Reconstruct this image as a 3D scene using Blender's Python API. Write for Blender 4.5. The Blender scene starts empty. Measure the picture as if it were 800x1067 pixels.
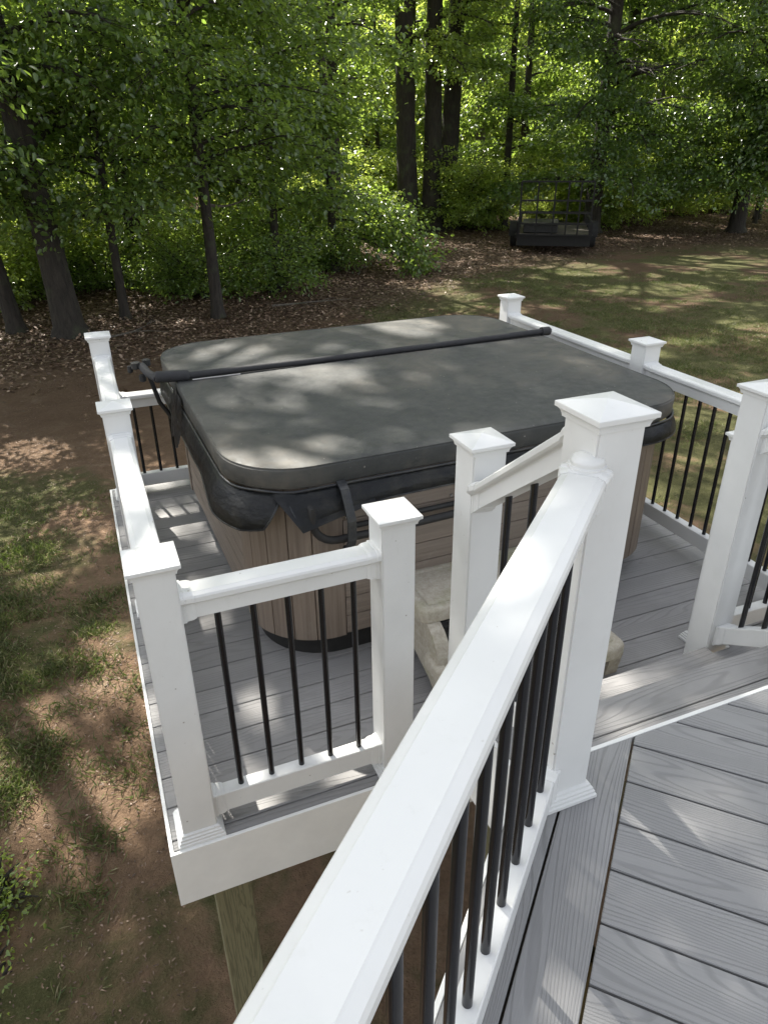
import bpy, bmesh, math, random
import numpy as np
from mathutils import Vector, Matrix

SC = bpy.context.scene
C = SC.collection
R = math.radians
GZ = -1.4                                    # height of the yard below the hot-tub deck

# ------------------------------------------------------------------ materials
def mat(name):
    m = bpy.data.materials.new(name); m.use_nodes = True
    nt = m.node_tree; nt.nodes.clear()
    out = nt.nodes.new('ShaderNodeOutputMaterial')
    b = nt.nodes.new('ShaderNodeBsdfPrincipled')
    nt.links.new(b.outputs[0], out.inputs[0])
    return m, nt, b, out
def nd(nt, t, **kw):
    n = nt.nodes.new(t)
    for k, v in kw.items():
        if k in n.inputs: n.inputs[k].default_value = v
        else: setattr(n, k, v)
    return n
def lk(nt, a, b): nt.links.new(a, b)
def noise(nt, vec, scale, detail=4, rough=.55, dist=0):
    n = nd(nt, 'ShaderNodeTexNoise'); n.inputs['Scale'].default_value = scale
    n.inputs['Detail'].default_value = detail; n.inputs['Roughness'].default_value = rough
    n.inputs['Distortion'].default_value = dist
    if vec is not None: lk(nt, vec, n.inputs['Vector'])
    return n.outputs['Fac']
def ramp(nt, fac, stops):
    r = nt.nodes.new('ShaderNodeValToRGB')
    e = r.color_ramp.elements
    while len(e) < len(stops): e.new(.5)
    for i, (p, c) in enumerate(stops):
        e[i].position = p; e[i].color = (*c, 1) if len(c) == 3 else c
    lk(nt, fac, r.inputs[0]); return r.outputs[0]
def rampv(nt, fac, a, b, va=0., vb=1.):
    r = nt.nodes.new('ShaderNodeMapRange'); r.inputs[1].default_value = a; r.inputs[2].default_value = b
    r.inputs[3].default_value = va; r.inputs[4].default_value = vb
    lk(nt, fac, r.inputs[0]); return r.outputs[0]
def mixc(nt, fac, a, b):
    m = nt.nodes.new('ShaderNodeMix'); m.data_type = 'RGBA'
    for s, v in ((m.inputs[0], fac), (m.inputs[6], a), (m.inputs[7], b)):
        if isinstance(v, (int, float)): s.default_value = v
        elif isinstance(v, tuple): s.default_value = (*v, 1)
        else: lk(nt, v, s)
    return m.outputs[2]
def mth(nt, op, a, b=None, c=None):
    m = nt.nodes.new('ShaderNodeMath'); m.operation = op
    for i, v in enumerate((a, b, c)):
        if v is None: continue
        if isinstance(v, (int, float)): m.inputs[i].default_value = v
        else: lk(nt, v, m.inputs[i])
    return m.outputs[0]
def bump(nt, b, h, strength=.3, dist=.01):
    n = nt.nodes.new('ShaderNodeBump'); n.inputs['Strength'].default_value = strength
    n.inputs['Distance'].default_value = dist
    lk(nt, h, n.inputs['Height']); lk(nt, n.outputs[0], b.inputs['Normal'])
def coords(nt, kind='Object'):
    return nt.nodes.new('ShaderNodeTexCoord').outputs[kind]
def worldpos(nt): return nt.nodes.new('ShaderNodeNewGeometry').outputs['Position']
def mapping(nt, vec, scale):
    m = nt.nodes.new('ShaderNodeMapping'); m.inputs['Scale'].default_value = scale
    lk(nt, vec, m.inputs[0]); return m.outputs[0]

def m_vinyl():
    m, nt, b, _ = mat('white_vinyl')
    v = worldpos(nt)
    n = noise(nt, v, 3.2, 5, .6); n2 = noise(nt, v, 90, 3, .6)
    c = ramp(nt, n, [(.3, (.62, .622, .61)), (.6, (.675, .678, .666))])
    sp = rampv(nt, n2, .70, .78)
    smear = rampv(nt, noise(nt, mapping(nt, v, (9, 9, 3)), 4, 6, .7), .58, .8, 0, .45)
    c = mixc(nt, smear, c, (.58, .58, .555))
    c = mixc(nt, mth(nt, 'MULTIPLY', sp, .6), c, (.42, .40, .36))
    vo = nt.nodes.new('ShaderNodeTexVoronoi'); vo.inputs['Scale'].default_value = 26; lk(nt, v, vo.inputs['Vector'])
    vc = nt.nodes.new('ShaderNodeSeparateColor'); lk(nt, vo.outputs['Color'], vc.inputs[0])
    dot = mth(nt, 'MULTIPLY', rampv(nt, vo.outputs['Distance'], .05, .09, 1, 0), rampv(nt, vc.outputs[0], .80, .82))
    c = mixc(nt, mth(nt, 'MULTIPLY', dot, .75), c, (.20, .17, .13))
    lk(nt, c, b.inputs['Base Color'])
    lk(nt, rampv(nt, n, .3, .7, .32, .5), b.inputs['Roughness'])
    bump(nt, b, noise(nt, v, 260, 2), .04, .002)
    return m
def m_black():
    m, nt, b, _ = mat('black_powder_coat')
    b.inputs['Base Color'].default_value = (.008, .008, .010, 1)
    b.inputs['Roughness'].default_value = .22
    bump(nt, b, noise(nt, worldpos(nt), 300, 2), .05, .001)
    return m
def m_deck(name, dark, light, line, grain, mottle):
    m, nt, b, _ = mat(name)
    uv = nt.nodes.new('ShaderNodeUVMap'); uv.uv_map = 'UVMap'
    v = uv.outputs[0]
    n = noise(nt, mapping(nt, v, (.85, 8.0, 1)), 1.0, 1.0, .4, .15)
    sv = nt.nodes.new('ShaderNodeSeparateXYZ'); lk(nt, v, sv.inputs[0])
    ringp = mth(nt, 'ADD', mth(nt, 'MULTIPLY', n, grain * .95), mth(nt, 'MULTIPLY', sv.outputs[1], grain * 3.2))
    s = mth(nt, 'SINE', ringp)
    ln = rampv(nt, s, .45, .98)
    fib = noise(nt, mapping(nt, v, (6, 330, 1)), 1.0, 3, .6)
    blot = noise(nt, mapping(nt, v, (1.3, 4, 1)), 1.0, 4, .6)
    base = mixc(nt, rampv(nt, blot, .3, .7), dark, light)
    base = mixc(nt, rampv(nt, fib, .35, .75, 0, .35), base, tuple(x * .72 for x in dark))
    wm = noise(nt, worldpos(nt), 1.6, 4, .6)
    base = mixc(nt, rampv(nt, wm, .52, .68, 0, mottle), base, tuple(x * 1.25 for x in light))  # paler mottling at random
    col = mixc(nt, mth(nt, 'MULTIPLY', ln, .45), base, line)
    debris = rampv(nt, noise(nt, worldpos(nt), 60, 3, .7), .73, .77)
    col = mixc(nt, mth(nt, 'MULTIPLY', debris, .35), col, (.33, .29, .22))
    lk(nt, col, b.inputs['Base Color'])
    b.inputs['Roughness'].default_value = .62
    h = mth(nt, 'SUBTRACT', mth(nt, 'MULTIPLY', fib, .4), ln)
    bump(nt, b, h, .5, .0025)
    return m
def m_lid():
    m, nt, b, _ = mat('weathered_black_vinyl_cover')
    v = worldpos(nt)
    n = noise(nt, v, 1.35, 5, .62, .4); n2 = noise(nt, v, 17, 6, .7); n3 = noise(nt, v, 5, 5, .65, .8)
    c = mixc(nt, rampv(nt, n3, .3, .7), (.030, .032, .0315), (.052, .054, .051))
    dust = mth(nt, 'MULTIPLY', rampv(nt, n, .47, .68), rampv(nt, n2, .3, .62))
    c = mixc(nt, mth(nt, 'MULTIPLY', dust, .42), c, (.25, .215, .165))
    spk = rampv(nt, noise(nt, v, 55, 2, .5), .74, .78)
    c = mixc(nt, mth(nt, 'MULTIPLY', spk, .6), c, (.42, .40, .35))
    lk(nt, c, b.inputs['Base Color'])
    lk(nt, rampv(nt, n2, .3, .7, .5, .8), b.inputs['Roughness'])
    hh = mth(nt, 'ADD', mth(nt, 'MULTIPLY', noise(nt, v, 6, 3), 1.), mth(nt, 'MULTIPLY', noise(nt, v, 160, 3), .12))
    bump(nt, b, hh, .5, .012)
    return m
def m_skirt():
    m, nt, b, _ = mat('black_vinyl_skirt')
    v = worldpos(nt)
    c = mixc(nt, rampv(nt, noise(nt, v, 8, 5, .7), .45, .75), (.018, .020, .023), (.06, .058, .05))
    lk(nt, c, b.inputs['Base Color']); b.inputs['Roughness'].default_value = .38
    hh = mth(nt, 'ADD', noise(nt, mapping(nt, v, (1, 1, 2.2)), 7, 3, .5), mth(nt, 'MULTIPLY', noise(nt, v, 200, 3), .06))
    bump(nt, b, hh, .7, .02)
    return m
def m_siding():
    m, nt, b, _ = mat('brown_resin_siding')
    v = coords(nt)
    n = noise(nt, mapping(nt, v, (2.5, 2.5, 90)), 1.0, 5, .65)
    c = ramp(nt, n, [(.3, (.15, .12, .095)), (.7, (.235, .19, .155))])
    c = mixc(nt, rampv(nt, noise(nt, v, 2.2, 4), .4, .7, 0, .45), c, (.19, .165, .14))
    c = mixc(nt, rampv(nt, noise(nt, v, 14, 5, .7), .58, .75, 0, .45), c, (.26, .24, .20))
    lk(nt, c, b.inputs['Base Color']); b.inputs['Roughness'].default_value = .55
    bump(nt, b, n, .35, .003); return m
def m_siding_v():
    m, nt, b, _ = mat('brown_resin_corner')
    v = coords(nt)
    n = noise(nt, mapping(nt, v, (60, 60, 2.2)), 1.0, 5, .65)
    c = ramp(nt, n, [(.3, (.13, .10, .078)), (.7, (.22, .175, .138))])
    c = mixc(nt, rampv(nt, noise(nt, v, 14, 5, .7), .58, .75, 0, .35), c, (.24, .22, .18))
    lk(nt, c, b.inputs['Base Color']); b.inputs['Roughness'].default_value = .55
    bump(nt, b, n, .35, .003); return m
def m_simple(name, col, rough=.6, var=.3, scale=12, bmp=.2, metal=0, dist=.005):
    m, nt, b, _ = mat(name)
    v = worldpos(nt)
    n = noise(nt, v, scale, 5, .65)
    c = mixc(nt, rampv(nt, n, .3, .7), tuple(x * (1 - var) for x in col), tuple(min(1, x * (1 + var)) for x in col))
    lk(nt, c, b.inputs['Base Color']); b.inputs['Roughness'].default_value = rough
    b.inputs['Metallic'].default_value = metal
    if bmp: bump(nt, b, noise(nt, v, scale * 6, 4), bmp, dist)
    return m
def m_stool():
    m, nt, b, _ = mat('weathered_tan_resin')
    v = worldpos(nt)
    n = noise(nt, v, 45, 5, .75, .2); n2 = noise(nt, v, 5, 4, .6)
    c = ramp(nt, n, [(.3, (.29, .26, .205)), (.5, (.38, .345, .28)), (.72, (.46, .43, .365))])
    c = mixc(nt, rampv(nt, n2, .5, .7, 0, .5), c, (.20, .22, .09))
    lk(nt, c, b.inputs['Base Color']); b.inputs['Roughness'].default_value = .8
    bump(nt, b, n, .5, .003); return m
def m_lumber():
    m, nt, b, _ = mat('pressure_treated_lumber')
    v = coords(nt)
    n = noise(nt, mapping(nt, v, (22, 22, 1.2)), 1.0, 4, .6, .6)
    s = rampv(nt, mth(nt, 'SINE', mth(nt, 'MULTIPLY', n, 60)), -.2, 1)
    c = mixc(nt, s, (.17, .155, .085), (.105, .095, .05))
    c = mixc(nt, rampv(nt, noise(nt, v, 45, 2), .74, .76), c, (.03, .02, .01))
    lk(nt, c, b.inputs['Base Color']); b.inputs['Roughness'].default_value = .8
    bump(nt, b, s, .2, .002); return m
def m_bark(name, a, bcol):
    m, nt, b, _ = mat(name)
    v = coords(nt)
    n = noise(nt, mapping(nt, v, (16, 16, 3)), 1.0, 6, .7, .6)
    c = ramp(nt, n, [(.32, a), (.65, bcol)])
    c = mixc(nt, rampv(nt, noise(nt, v, 2.2, 4), .55, .7, 0, .5), c, (.06, .075, .035))
    lk(nt, c, b.inputs['Base Color']); b.inputs['Roughness'].default_value = .9
    bump(nt, b, n, 1., .04); return m
def m_leaf(name, dark, light, trans, tw=.42):
    m, nt, b, out = mat(name)
    at = nt.nodes.new('ShaderNodeAttribute'); at.attribute_name = 'tone'
    f = at.outputs['Fac']
    cl = noise(nt, worldpos(nt), .8, 3, .5)
    f2 = mth(nt, 'ADD', mth(nt, 'MULTIPLY', f, .7), rampv(nt, cl, .3, .7, 0, .3))
    c = mixc(nt, f2, dark, light)
    lk(nt, c, b.inputs['Base Color']); b.inputs['Roughness'].default_value = .3
    b.inputs['Specular IOR Level'].default_value = .9
    t = nt.nodes.new('ShaderNodeBsdfTranslucent')
    lk(nt, mixc(nt, f, tuple(x * .6 for x in trans), trans), t.inputs[0])
    mx = nt.nodes.new('ShaderNodeMixShader'); mx.inputs[0].default_value = tw
    lk(nt, b.outputs[0], mx.inputs[1]); lk(nt, t.outputs[0], mx.inputs[2]); lk(nt, mx.outputs[0], out.inputs[0])
    return m
def m_litter():
    m, nt, b, _ = mat('dry_leaf')
    at = nt.nodes.new('ShaderNodeAttribute'); at.attribute_name = 'tone'
    c = ramp(nt, at.outputs['Fac'], [(0, (.06, .035, .02)), (.5, (.15, .092, .06)), (1, (.34, .25, .18))])
    lk(nt, c, b.inputs['Base Color']); b.inputs['Roughness'].default_value = .6
    return m
def m_grass():
    m, nt, b, out = mat('grass_blade')
    at = nt.nodes.new('ShaderNodeAttribute'); at.attribute_name = 'tone'
    c = ramp(nt, at.outputs['Fac'], [(0, (.05, .07, .02)), (.42, (.11, .135, .04)), (.64, (.22, .20, .09)), (1, (.42, .35, .22))])
    lk(nt, c, b.inputs['Base Color']); b.inputs['Roughness'].default_value = .5
    t = nt.nodes.new('ShaderNodeBsdfTranslucent'); t.inputs[0].default_value = (.13, .2, .03, 1)
    mx = nt.nodes.new('ShaderNodeMixShader'); mx.inputs[0].default_value = .3
    lk(nt, b.outputs[0], mx.inputs[1]); lk(nt, t.outputs[0], mx.inputs[2]); lk(nt, mx.outputs[0], out.inputs[0])
    return m

# where the ground is woodland floor, bare soil or lawn (world x, y) -> same rule in shader and in the scatter
TL = [(-60, 13), (-1.6, 13.2), (3, 13.2), (8.1, 17.0), (12.4, 19.2), (18.9, 21.5), (24.6, 19.0), (60, 16)]
def treeline(x):
    return np.interp(x, [a for a, b in TL], [b for a, b in TL])
def m_ground():
    m, nt, b, _ = mat('yard_soil_and_turf')
    v = worldpos(nt)
    sep = nt.nodes.new('ShaderNodeSeparateXYZ'); lk(nt, v, sep.inputs[0]); X, Y = sep.outputs[0], sep.outputs[1]
    big = noise(nt, v, .55, 4, .6, .3); mid = noise(nt, v, 2.6, 5, .65, .5); fine = noise(nt, v, 22, 6, .75); vf = noise(nt, v, 90, 4, .7)
    soil = ramp(nt, mid, [(.3, (.215, .138, .086)), (.55, (.31, .205, .132)), (.75, (.43, .325, .23))])
    soil = mixc(nt, rampv(nt, fine, .35, .7, 0, .55), soil, (.12, .08, .052))
    soil = mixc(nt, rampv(nt, vf, .6, .75, 0, .5), soil, (.36, .28, .20))
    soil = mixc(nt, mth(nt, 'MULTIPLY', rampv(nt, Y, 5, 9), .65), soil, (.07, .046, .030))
    grass = mixc(nt, fine, (.055, .056, .022), (.12, .12, .048))
    grass = mixc(nt, rampv(nt, vf, .5, .75, 0, .6), grass, (.24, .21, .12))
    vo = nt.nodes.new('ShaderNodeTexVoronoi'); vo.inputs['Scale'].default_value = 15; vo.inputs['Randomness'].default_value = 1
    lk(nt, v, vo.inputs['Vector'])
    sp = nt.nodes.new('ShaderNodeSeparateColor'); lk(nt, vo.outputs['Color'], sp.inputs[0])
    lit = ramp(nt, sp.outputs[0], [(0, (.05, .032, .02)), (.5, (.11, .07, .046)), (.85, (.20, .14, .10)), (1, (.32, .25, .19))])
    lit = mixc(nt, rampv(nt, fine, .4, .7, 0, .6), lit, (.05, .032, .02))
    # lawn cover grows away from the tub deck; worn soil beside it
    dist = mth(nt, 'ADD', mth(nt, 'MULTIPLY', X, -1.0), mth(nt, 'MULTIPLY', Y, .16))     # large on the left / far
    g = mth(nt, 'ADD', rampv(nt, big, .35, .62, -.5, .65), rampv(nt, mid, .35, .65, -.35, .35))
    left = rampv(nt, dist, .35, 1.8, -.7, .25)
    right = rampv(nt, X, 3.4, 6.5, -.4, .3)
    far = mth(nt, 'MULTIPLY', rampv(nt, Y, 6.2, 8.2, 0, -1.4), rampv(nt, X, 3.0, 6.0, 1, 0.15))
    gm = mth(nt, 'ADD', mth(nt, 'ADD', g, mth(nt, 'MAXIMUM', left, right)), far)
    gmask = rampv(nt, gm, -.1, .45)
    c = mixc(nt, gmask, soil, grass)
    # woods
    fc = nt.nodes.new('ShaderNodeFloatCurve')
    cur = fc.mapping.curves[0]; pts = [(-60, 13), (-1.6, 12.0), (3, 12.4), (8.1, 16.0), (12.4, 18.2), (18.9, 20.5), (24.6, 18.5), (60, 16)]
    pp = [((x + 60) / 120, y / 40) for x, y in pts]
    cur.points[0].location = pp[0]; cur.points[1].location = pp[-1]
    for q in pp[1:-1]: cur.points.new(*q)
    for q in cur.points: q.handle_type = 'VECTOR'
    fc.mapping.update()
    lk(nt, rampv(nt, X, -60, 60), fc.inputs['Value'])
    wl = mth(nt, 'SUBTRACT', Y, mth(nt, 'MULTIPLY', fc.outputs[0], 40))
    wl = mth(nt, 'ADD', wl, rampv(nt, big, .3, .7, -1.6, 1.6))
    wmask = rampv(nt, wl, -1.8, 1.2)
    c = mixc(nt, wmask, c, lit)
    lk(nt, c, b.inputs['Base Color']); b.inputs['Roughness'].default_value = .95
    b.inputs['Specular IOR Level'].default_value = .15
    hh = mth(nt, 'ADD', mth(nt, 'ADD', fine, mth(nt, 'MULTIPLY', mid, 2.)), mth(nt, 'MULTIPLY', vf, .4))
    bump(nt, b, hh, 1., .06)
    return m

M = dict(vinyl=m_vinyl(), black=m_black(),
         near=m_deck('grey_composite_decking', (.235, .234, .235), (.285, .283, .282), (.15, .15, .152), 150, .2),
         far=m_deck('weathered_composite_decking', (.235, .23, .228), (.30, .293, .288), (  .18, .176, .172), 95, .5),
         lid=m_lid(), skirt=m_skirt(), siding=m_siding(), corner=m_siding_v(), stool=m_stool(), lumber=m_lumber(),
         base=m_simple('black_plastic', (.014, .0135, .013), .65, .4, 14), foam=m_simple('black_foam', (.02, .02, .022), .75, .3, 30),
         metal=m_simple('dull_metal', (.35, .34, .33), .4, .2, 30, .1, .9), dark=m_simple('dark_painted_steel', (.006, .0055, .005), .8, .4, 9),
         rubber=m_simple('tyre_rubber', (.018, .018, .018), .8, .2, 20), gap=m_simple('dark_joist', (.05, .042, .03), .9, .3, 8),
         pvc=m_simple('white_pvc_trim', (.74, .74, .72), .5, .06, 5, .05), red=m_simple('red_lens', (.25, .01, .01), .3, .1, 20, 0),
         bark=m_bark('dark_bark', (.011, .009, .007), (.038, .031, .024)), bark2=m_bark('grey_bark', (.05, .042, .035), (.15, .13, .105)),
         leafA=m_leaf('mid_green_leaf', (.030, .062, .014), (.115, .19, .046), (.44, .61, .09), .45),
         leafB=m_leaf('deep_green_leaf', (.026, .056, .014), (.090, .152, .042), (.37, .55, .08), .43),
         leafC=m_leaf('spring_green_leaf', (.050, .100, .018), (.165, .245, .055), (.64, .77, .13), .5),
         litter=m_litter(), grass=m_grass(), ground=m_ground(),
         stem=m_simple('green_stem', (.06, .05, .025), .8, .3, 20))

# ------------------------------------------------------------------ object helpers
def link(name, me, m=None, parent=None):
    o = bpy.data.objects.new(name, me); C.objects.link(o)
    if m: me.materials.append(m)
    if parent: o.parent = parent
    return o
def bmobj(name, bm, m, parent=None, smooth=None):
    me = bpy.data.meshes.new(name)
    bmesh.ops.recalc_face_normals(bm, faces=bm.faces[:])
    bm.to_mesh(me); bm.free()
    if smooth is not None:
        me.polygons.foreach_set('use_smooth', [True] * len(me.polygons))
        me.set_sharp_from_angle(angle=R(smooth))
    return link(name, me, m, parent)
def thing(name, label, cat, loc=(0, 0, 0), rz=0, group=None):
    o = bpy.data.objects.new(name, None); C.objects.link(o)
    o.location = loc; o.rotation_euler = (0, 0, rz); o.empty_display_size = .2
    tag(o, label, cat, group); return o
def tag(o, label, cat, group=None, kind=None):
    o['label'] = label; o['category'] = cat
    if group: o['group'] = group
    if kind: o['kind'] = kind
    return o
def add_box(bm, lo, hi, mtx=None, bev=0):
    lo = Vector(lo); hi = Vector(hi)
    vs = [bm.verts.new((x, y, z)) for x in (lo.x, hi.x) for y in (lo.y, hi.y) for z in (lo.z, hi.z)]
    fs = [bm.faces.new([vs[i] for i in q]) for q in ((0, 1, 3, 2), (4, 6, 7, 5), (0, 4, 5, 1), (2, 3, 7, 6), (0, 2, 6, 4), (1, 5, 7, 3))]
    if bev:
        es = list({e for f in fs for e in f.edges})
        r = bmesh.ops.bevel(bm, geom=es, offset=bev, segments=1, affect='EDGES', profile=.5)
        vs = list({v for f in r['faces'] for v in f.verts} | {v for v in vs if v.is_valid})
    if mtx is not None:
        for v in vs: v.co = mtx @ v.co
    return vs
def add_rings(bm, rings, cap=True, closed=True):
    """loft between equal-length rings of points"""
    L = [[bm.verts.new(p) for p in r] for r in rings]
    n = len(L[0])
    for a, b in zip(L[:-1], L[1:]):
        for i in range(n if closed else n - 1):
            j = (i + 1) % n
            bm.faces.new((a[i], a[j], b[j], b[i]))
    if cap and closed:
        bm.faces.new(L[0][::-1]); bm.faces.new(L[-1])
    return L
def add_tube(bm, pts, rad, seg=10, cap=True):
    pts = [Vector(p) for p in pts]
    if isinstance(rad, (int, float)): rad = [rad] * len(pts)
    rings = []; prev = None
    for i, p in enumerate(pts):
        t = (pts[min(i + 1, len(pts) - 1)] - pts[max(i - 1, 0)]).normalized()
        if prev is None:
            a = t.orthogonal().normalized()
        else:
            a = (prev - t * prev.dot(t)).normalized()
        prev = a; b = t.cross(a)
        rings.append([p + (a * math.cos(2 * math.pi * k / seg) + b * math.sin(2 * math.pi * k / seg)) * rad[i] for k in range(seg)])
    add_rings(bm, rings, cap)
def square_stack(bm, prof, c=(0, 0)):
    rings = [[(c[0] + sx * w, c[1] + sy * w, z) for sx, sy in ((-1, -1), (1, -1), (1, 1), (-1, 1))] for w, z in prof]
    add_rings(bm, rings)

# ------------------------------------------------------------------ decking
random.seed(4)
def make_boards(name, boards, m, parent, clip=None, th=.025):
    """boards: (origin, dir_u, dir_v, length, width). Each board a bevelled box with its own stretch of grain"""
    bm = bmesh.new(); uvl = bm.loops.layers.uv.new('UVMap')
    for (o, du, dv, L, W) in boards:
        sub = bmesh.new(); uv = sub.loops.layers.uv.new('UVMap')
        add_box(sub, (0, 0, -th), (L, W, 0), bev=.0022)
        ou, ov = random.uniform(0, 50), random.uniform(0, 50)
        for f in sub.faces:
            for l in f.loops: l[uv].uv = (ou + l.vert.co.x, ov + l.vert.co.y + l.vert.co.z)
        o = Vector(o); du = Vector(du); dv = Vector(dv)
        for v in sub.verts: v.co = o + du * v.co.x + dv * v.co.y + Vector((0, 0, v.co.z))
        if clip:
            for co, no in clip:
                g = sub.verts[:] + sub.edges[:] + sub.faces[:]
                r = bmesh.ops.bisect_plane(sub, geom=g, plane_co=co, plane_no=no, clear_outer=True)
                ed = [e for e in r['geom_cut'] if isinstance(e, bmesh.types.BMEdge)]
                if ed:
                    try: bmesh.ops.contextual_create(sub, geom=ed)
                    except Exception: pass
        if sub.verts:
            tmp = bpy.data.meshes.new('t'); sub.to_mesh(tmp); bm.from_mesh(tmp); bpy.data.meshes.remove(tmp)
        sub.free()
    return bmobj(name, bm, m, parent)

DW, DL = 3.03, 2.98                             # hot-tub deck size
deck = thing('hot_tub_deck', 'lower square grey deck that carries the hot tub, white edge trim around it', 'deck', (0, 0, 0))
bl = []
ys = [.0135, .058] + [.058 + .14 * k for k in range(1, 22)]
for a, b_ in zip(ys[:-1], ys[1:]):
    if a > DL - .02: break
    b2 = min(b_, DL - .0135)
    bl.append(((.0135, a + .0022, 0), (1, 0, 0), (0, 1, 0), DW - .027, b2 - a - .0044))
make_boards('decking', bl, M['far'], deck)
def fascia(name, a, b_, out, top, h, parent, m='pvc', th=.0125):
    bm = bmesh.new(); a = Vector(a); b_ = Vector(b_); d = (b_ - a).normalized(); L = (b_ - a).length
    o = Vector(out)
    mt = Matrix((( d.x, o.x, 0, a.x), (d.y, o.y, 0, a.y), (0, 0, 1, 0), (0, 0, 0, 1)))
    add_box(bm, (0, 0, top - h), (L, th, top), mt, .0012)
    return bmobj(name, bm, M[m], parent)
fascia('fascia_board', (0, .0125, 0), (DW, .0125, 0), (0, -1, 0), .001, .25, deck)
fascia('fascia_board', (.0125, .0125, 0), (.0125, DL, 0), (-1, 0, 0), .001, .25, deck)
fascia('fascia_board', (0, DL, 0), (DW, DL, 0), (0, 1, 0), .001, .25, deck)
fascia('fascia_board', (DW - .0125, .0125, 0), (DW - .0125, DL, 0), (1, 0, 0), .001, .25, deck)
bm = bmesh.new()
for k in range(8): add_box(bm, (.05 + k * .41, .05, -.235), (.09 + k * .41, DL - .03, -.028))
for y in (.16, 1.5, 2.7): add_box(bm, (.04, y, -.40), (DW - .04, y + .04, -.237))
bmobj('joist_frame', bm, M['gap'], deck)
for x, y in ((.12, .20), (2.75, .20), (.12, 2.66), (2.75, 2.66), (1.4, .2), (1.4, 2.66)):
    bm = bmesh.new(); add_box(bm, (x, y + (.002 if y < 1 else -.04), GZ - .3), (x + .14, y + .14, -.262 if y < 1 else -.42), bev=.004)
    bmobj('support_post', bm, M['lumber'], deck)

# near deck, turned 46.5 degrees
ZN = .547
Q = R(46.5); U = Vector((math.sin(Q), math.cos(Q), 0)); V = Vector((math.cos(Q), -math.sin(Q), 0))
F0 = Vector((.974, -.622, 0))
YE = -.553
ndk = thing('upper_deck', 'upper grey deck in the foreground with bold grained boards', 'deck', (0, 0, 0))
bl = []
def ndp(u, v, z=ZN): return F0 + U * u + V * v + Vector((0, 0, z))
vL = -.098
bl.append((ndp(-3.2, vL + .0135), U, V, 4.6, .029 - vL - .0135 - .003))
bl.append((ndp(-3.2, .029 + .003), U, V, 4.6, .169 - .029 - .006))
for k in range(-9, 25):
    u = .2288 - .14 * k
    bl.append((ndp(u - .137, .169 + .003), V, U, 4.2, .1345))
make_boards('decking', bl, M['near'], ndk, clip=[((0, YE - .0135, 0), (0, 1, 0))])
# where the side edge meets the front edge
s_end = (YE - F0.y - V.y * vL) / U.y; cx_ = (F0 + U * s_end + V * vL).x
fascia('fascia_board', (cx_, YE - .0125, 0), (4.4, YE - .0125, 0), (0, 1, 0), ZN + .001, .18, ndk)
fascia('fascia_board', ndp(-3.2, vL + .0125, 0), ndp(s_end - .01, vL + .0125, 0), -V, ZN + .001, .25, ndk)
bm = bmesh.new()
for k in range(9):
    v = .0 + k * .4
    a = ndp(-3.0, v, 0); mt = Matrix(((U.x, V.x, 0, a.x), (U.y, V.y, 0, a.y), (0, 0, 1, 0), (0, 0, 0, 1)))
    L = 3.0 + (YE - .06 - F0.y - V.y * v) / U.y - .05
    if k == 0: L = 2.95
    add_box(bm, (0, 0, ZN - .235), (L, .04, ZN - .028), mt)
bmobj('joist_frame', bm, M['gap'], ndk)
bm = bmesh.new(); p = ndp(-.35, .1, 0); add_box(bm, (p.x, p.y, GZ - .3), (p.x + .14, p.y + .14, ZN - .24), bev=.004)
bmobj('support_post', bm, M['lumber'], ndk)

# stairs between the decks
st = thing('deck_stairs', 'two grey steps leading from the upper deck down to the hot tub deck', 'stairs', (1.65, -.3, 0))
st.location = (0, 0, 0)
SX0, SX1 = 1.02, 3.3
bl = [((SX0, -.5355, .365), (1, 0, 0), (0, 1, 0), SX1 - SX0, .147), ((SX0, -.3845, .365), (1, 0, 0), (0, 1, 0), SX1 - SX0, .1345)]
make_boards('tread', bl, M['far'], st)
bl = [((SX0 + .02, -.232, .182), (1, 0, 0), (0, 1, 0), 2.19 - SX0 - .03, .09), ((SX0 + .02, -.138, .182), (1, 0, 0), (0, 1, 0), 2.19 - SX0 - .03, .138), ((2.155, -.232, .1815), (1, 0, 0), (0, 1, 0), SX1 - 2.155, .19)]
make_boards('tread', bl, M['far'], st)
bm = bmesh.new(); add_box(bm, (SX0 + .01, -.276, .155), (SX1 - .01, -.264, .3385)); bmobj('riser', bm, M['pvc'], st)
bm = bmesh.new(); add_box(bm, (SX0 + .03, -.022, -.002), (2.17, -.014, .1565)); bmobj('riser', bm, M['pvc'], st)
for x in (SX0 - .016, SX1 + .002):
    bm = bmesh.new()
    pr = [(-.54, .0), (-.54, .36), (-.262, .36), (-.262, .176), (-.012, .176), (-.012, .0)]
    add_rings(bm, [[(xx, y, z) for y, z in pr] for xx in (x, x + .014)]); bmobj('stringer', bm, M['pvc'], st)

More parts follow.
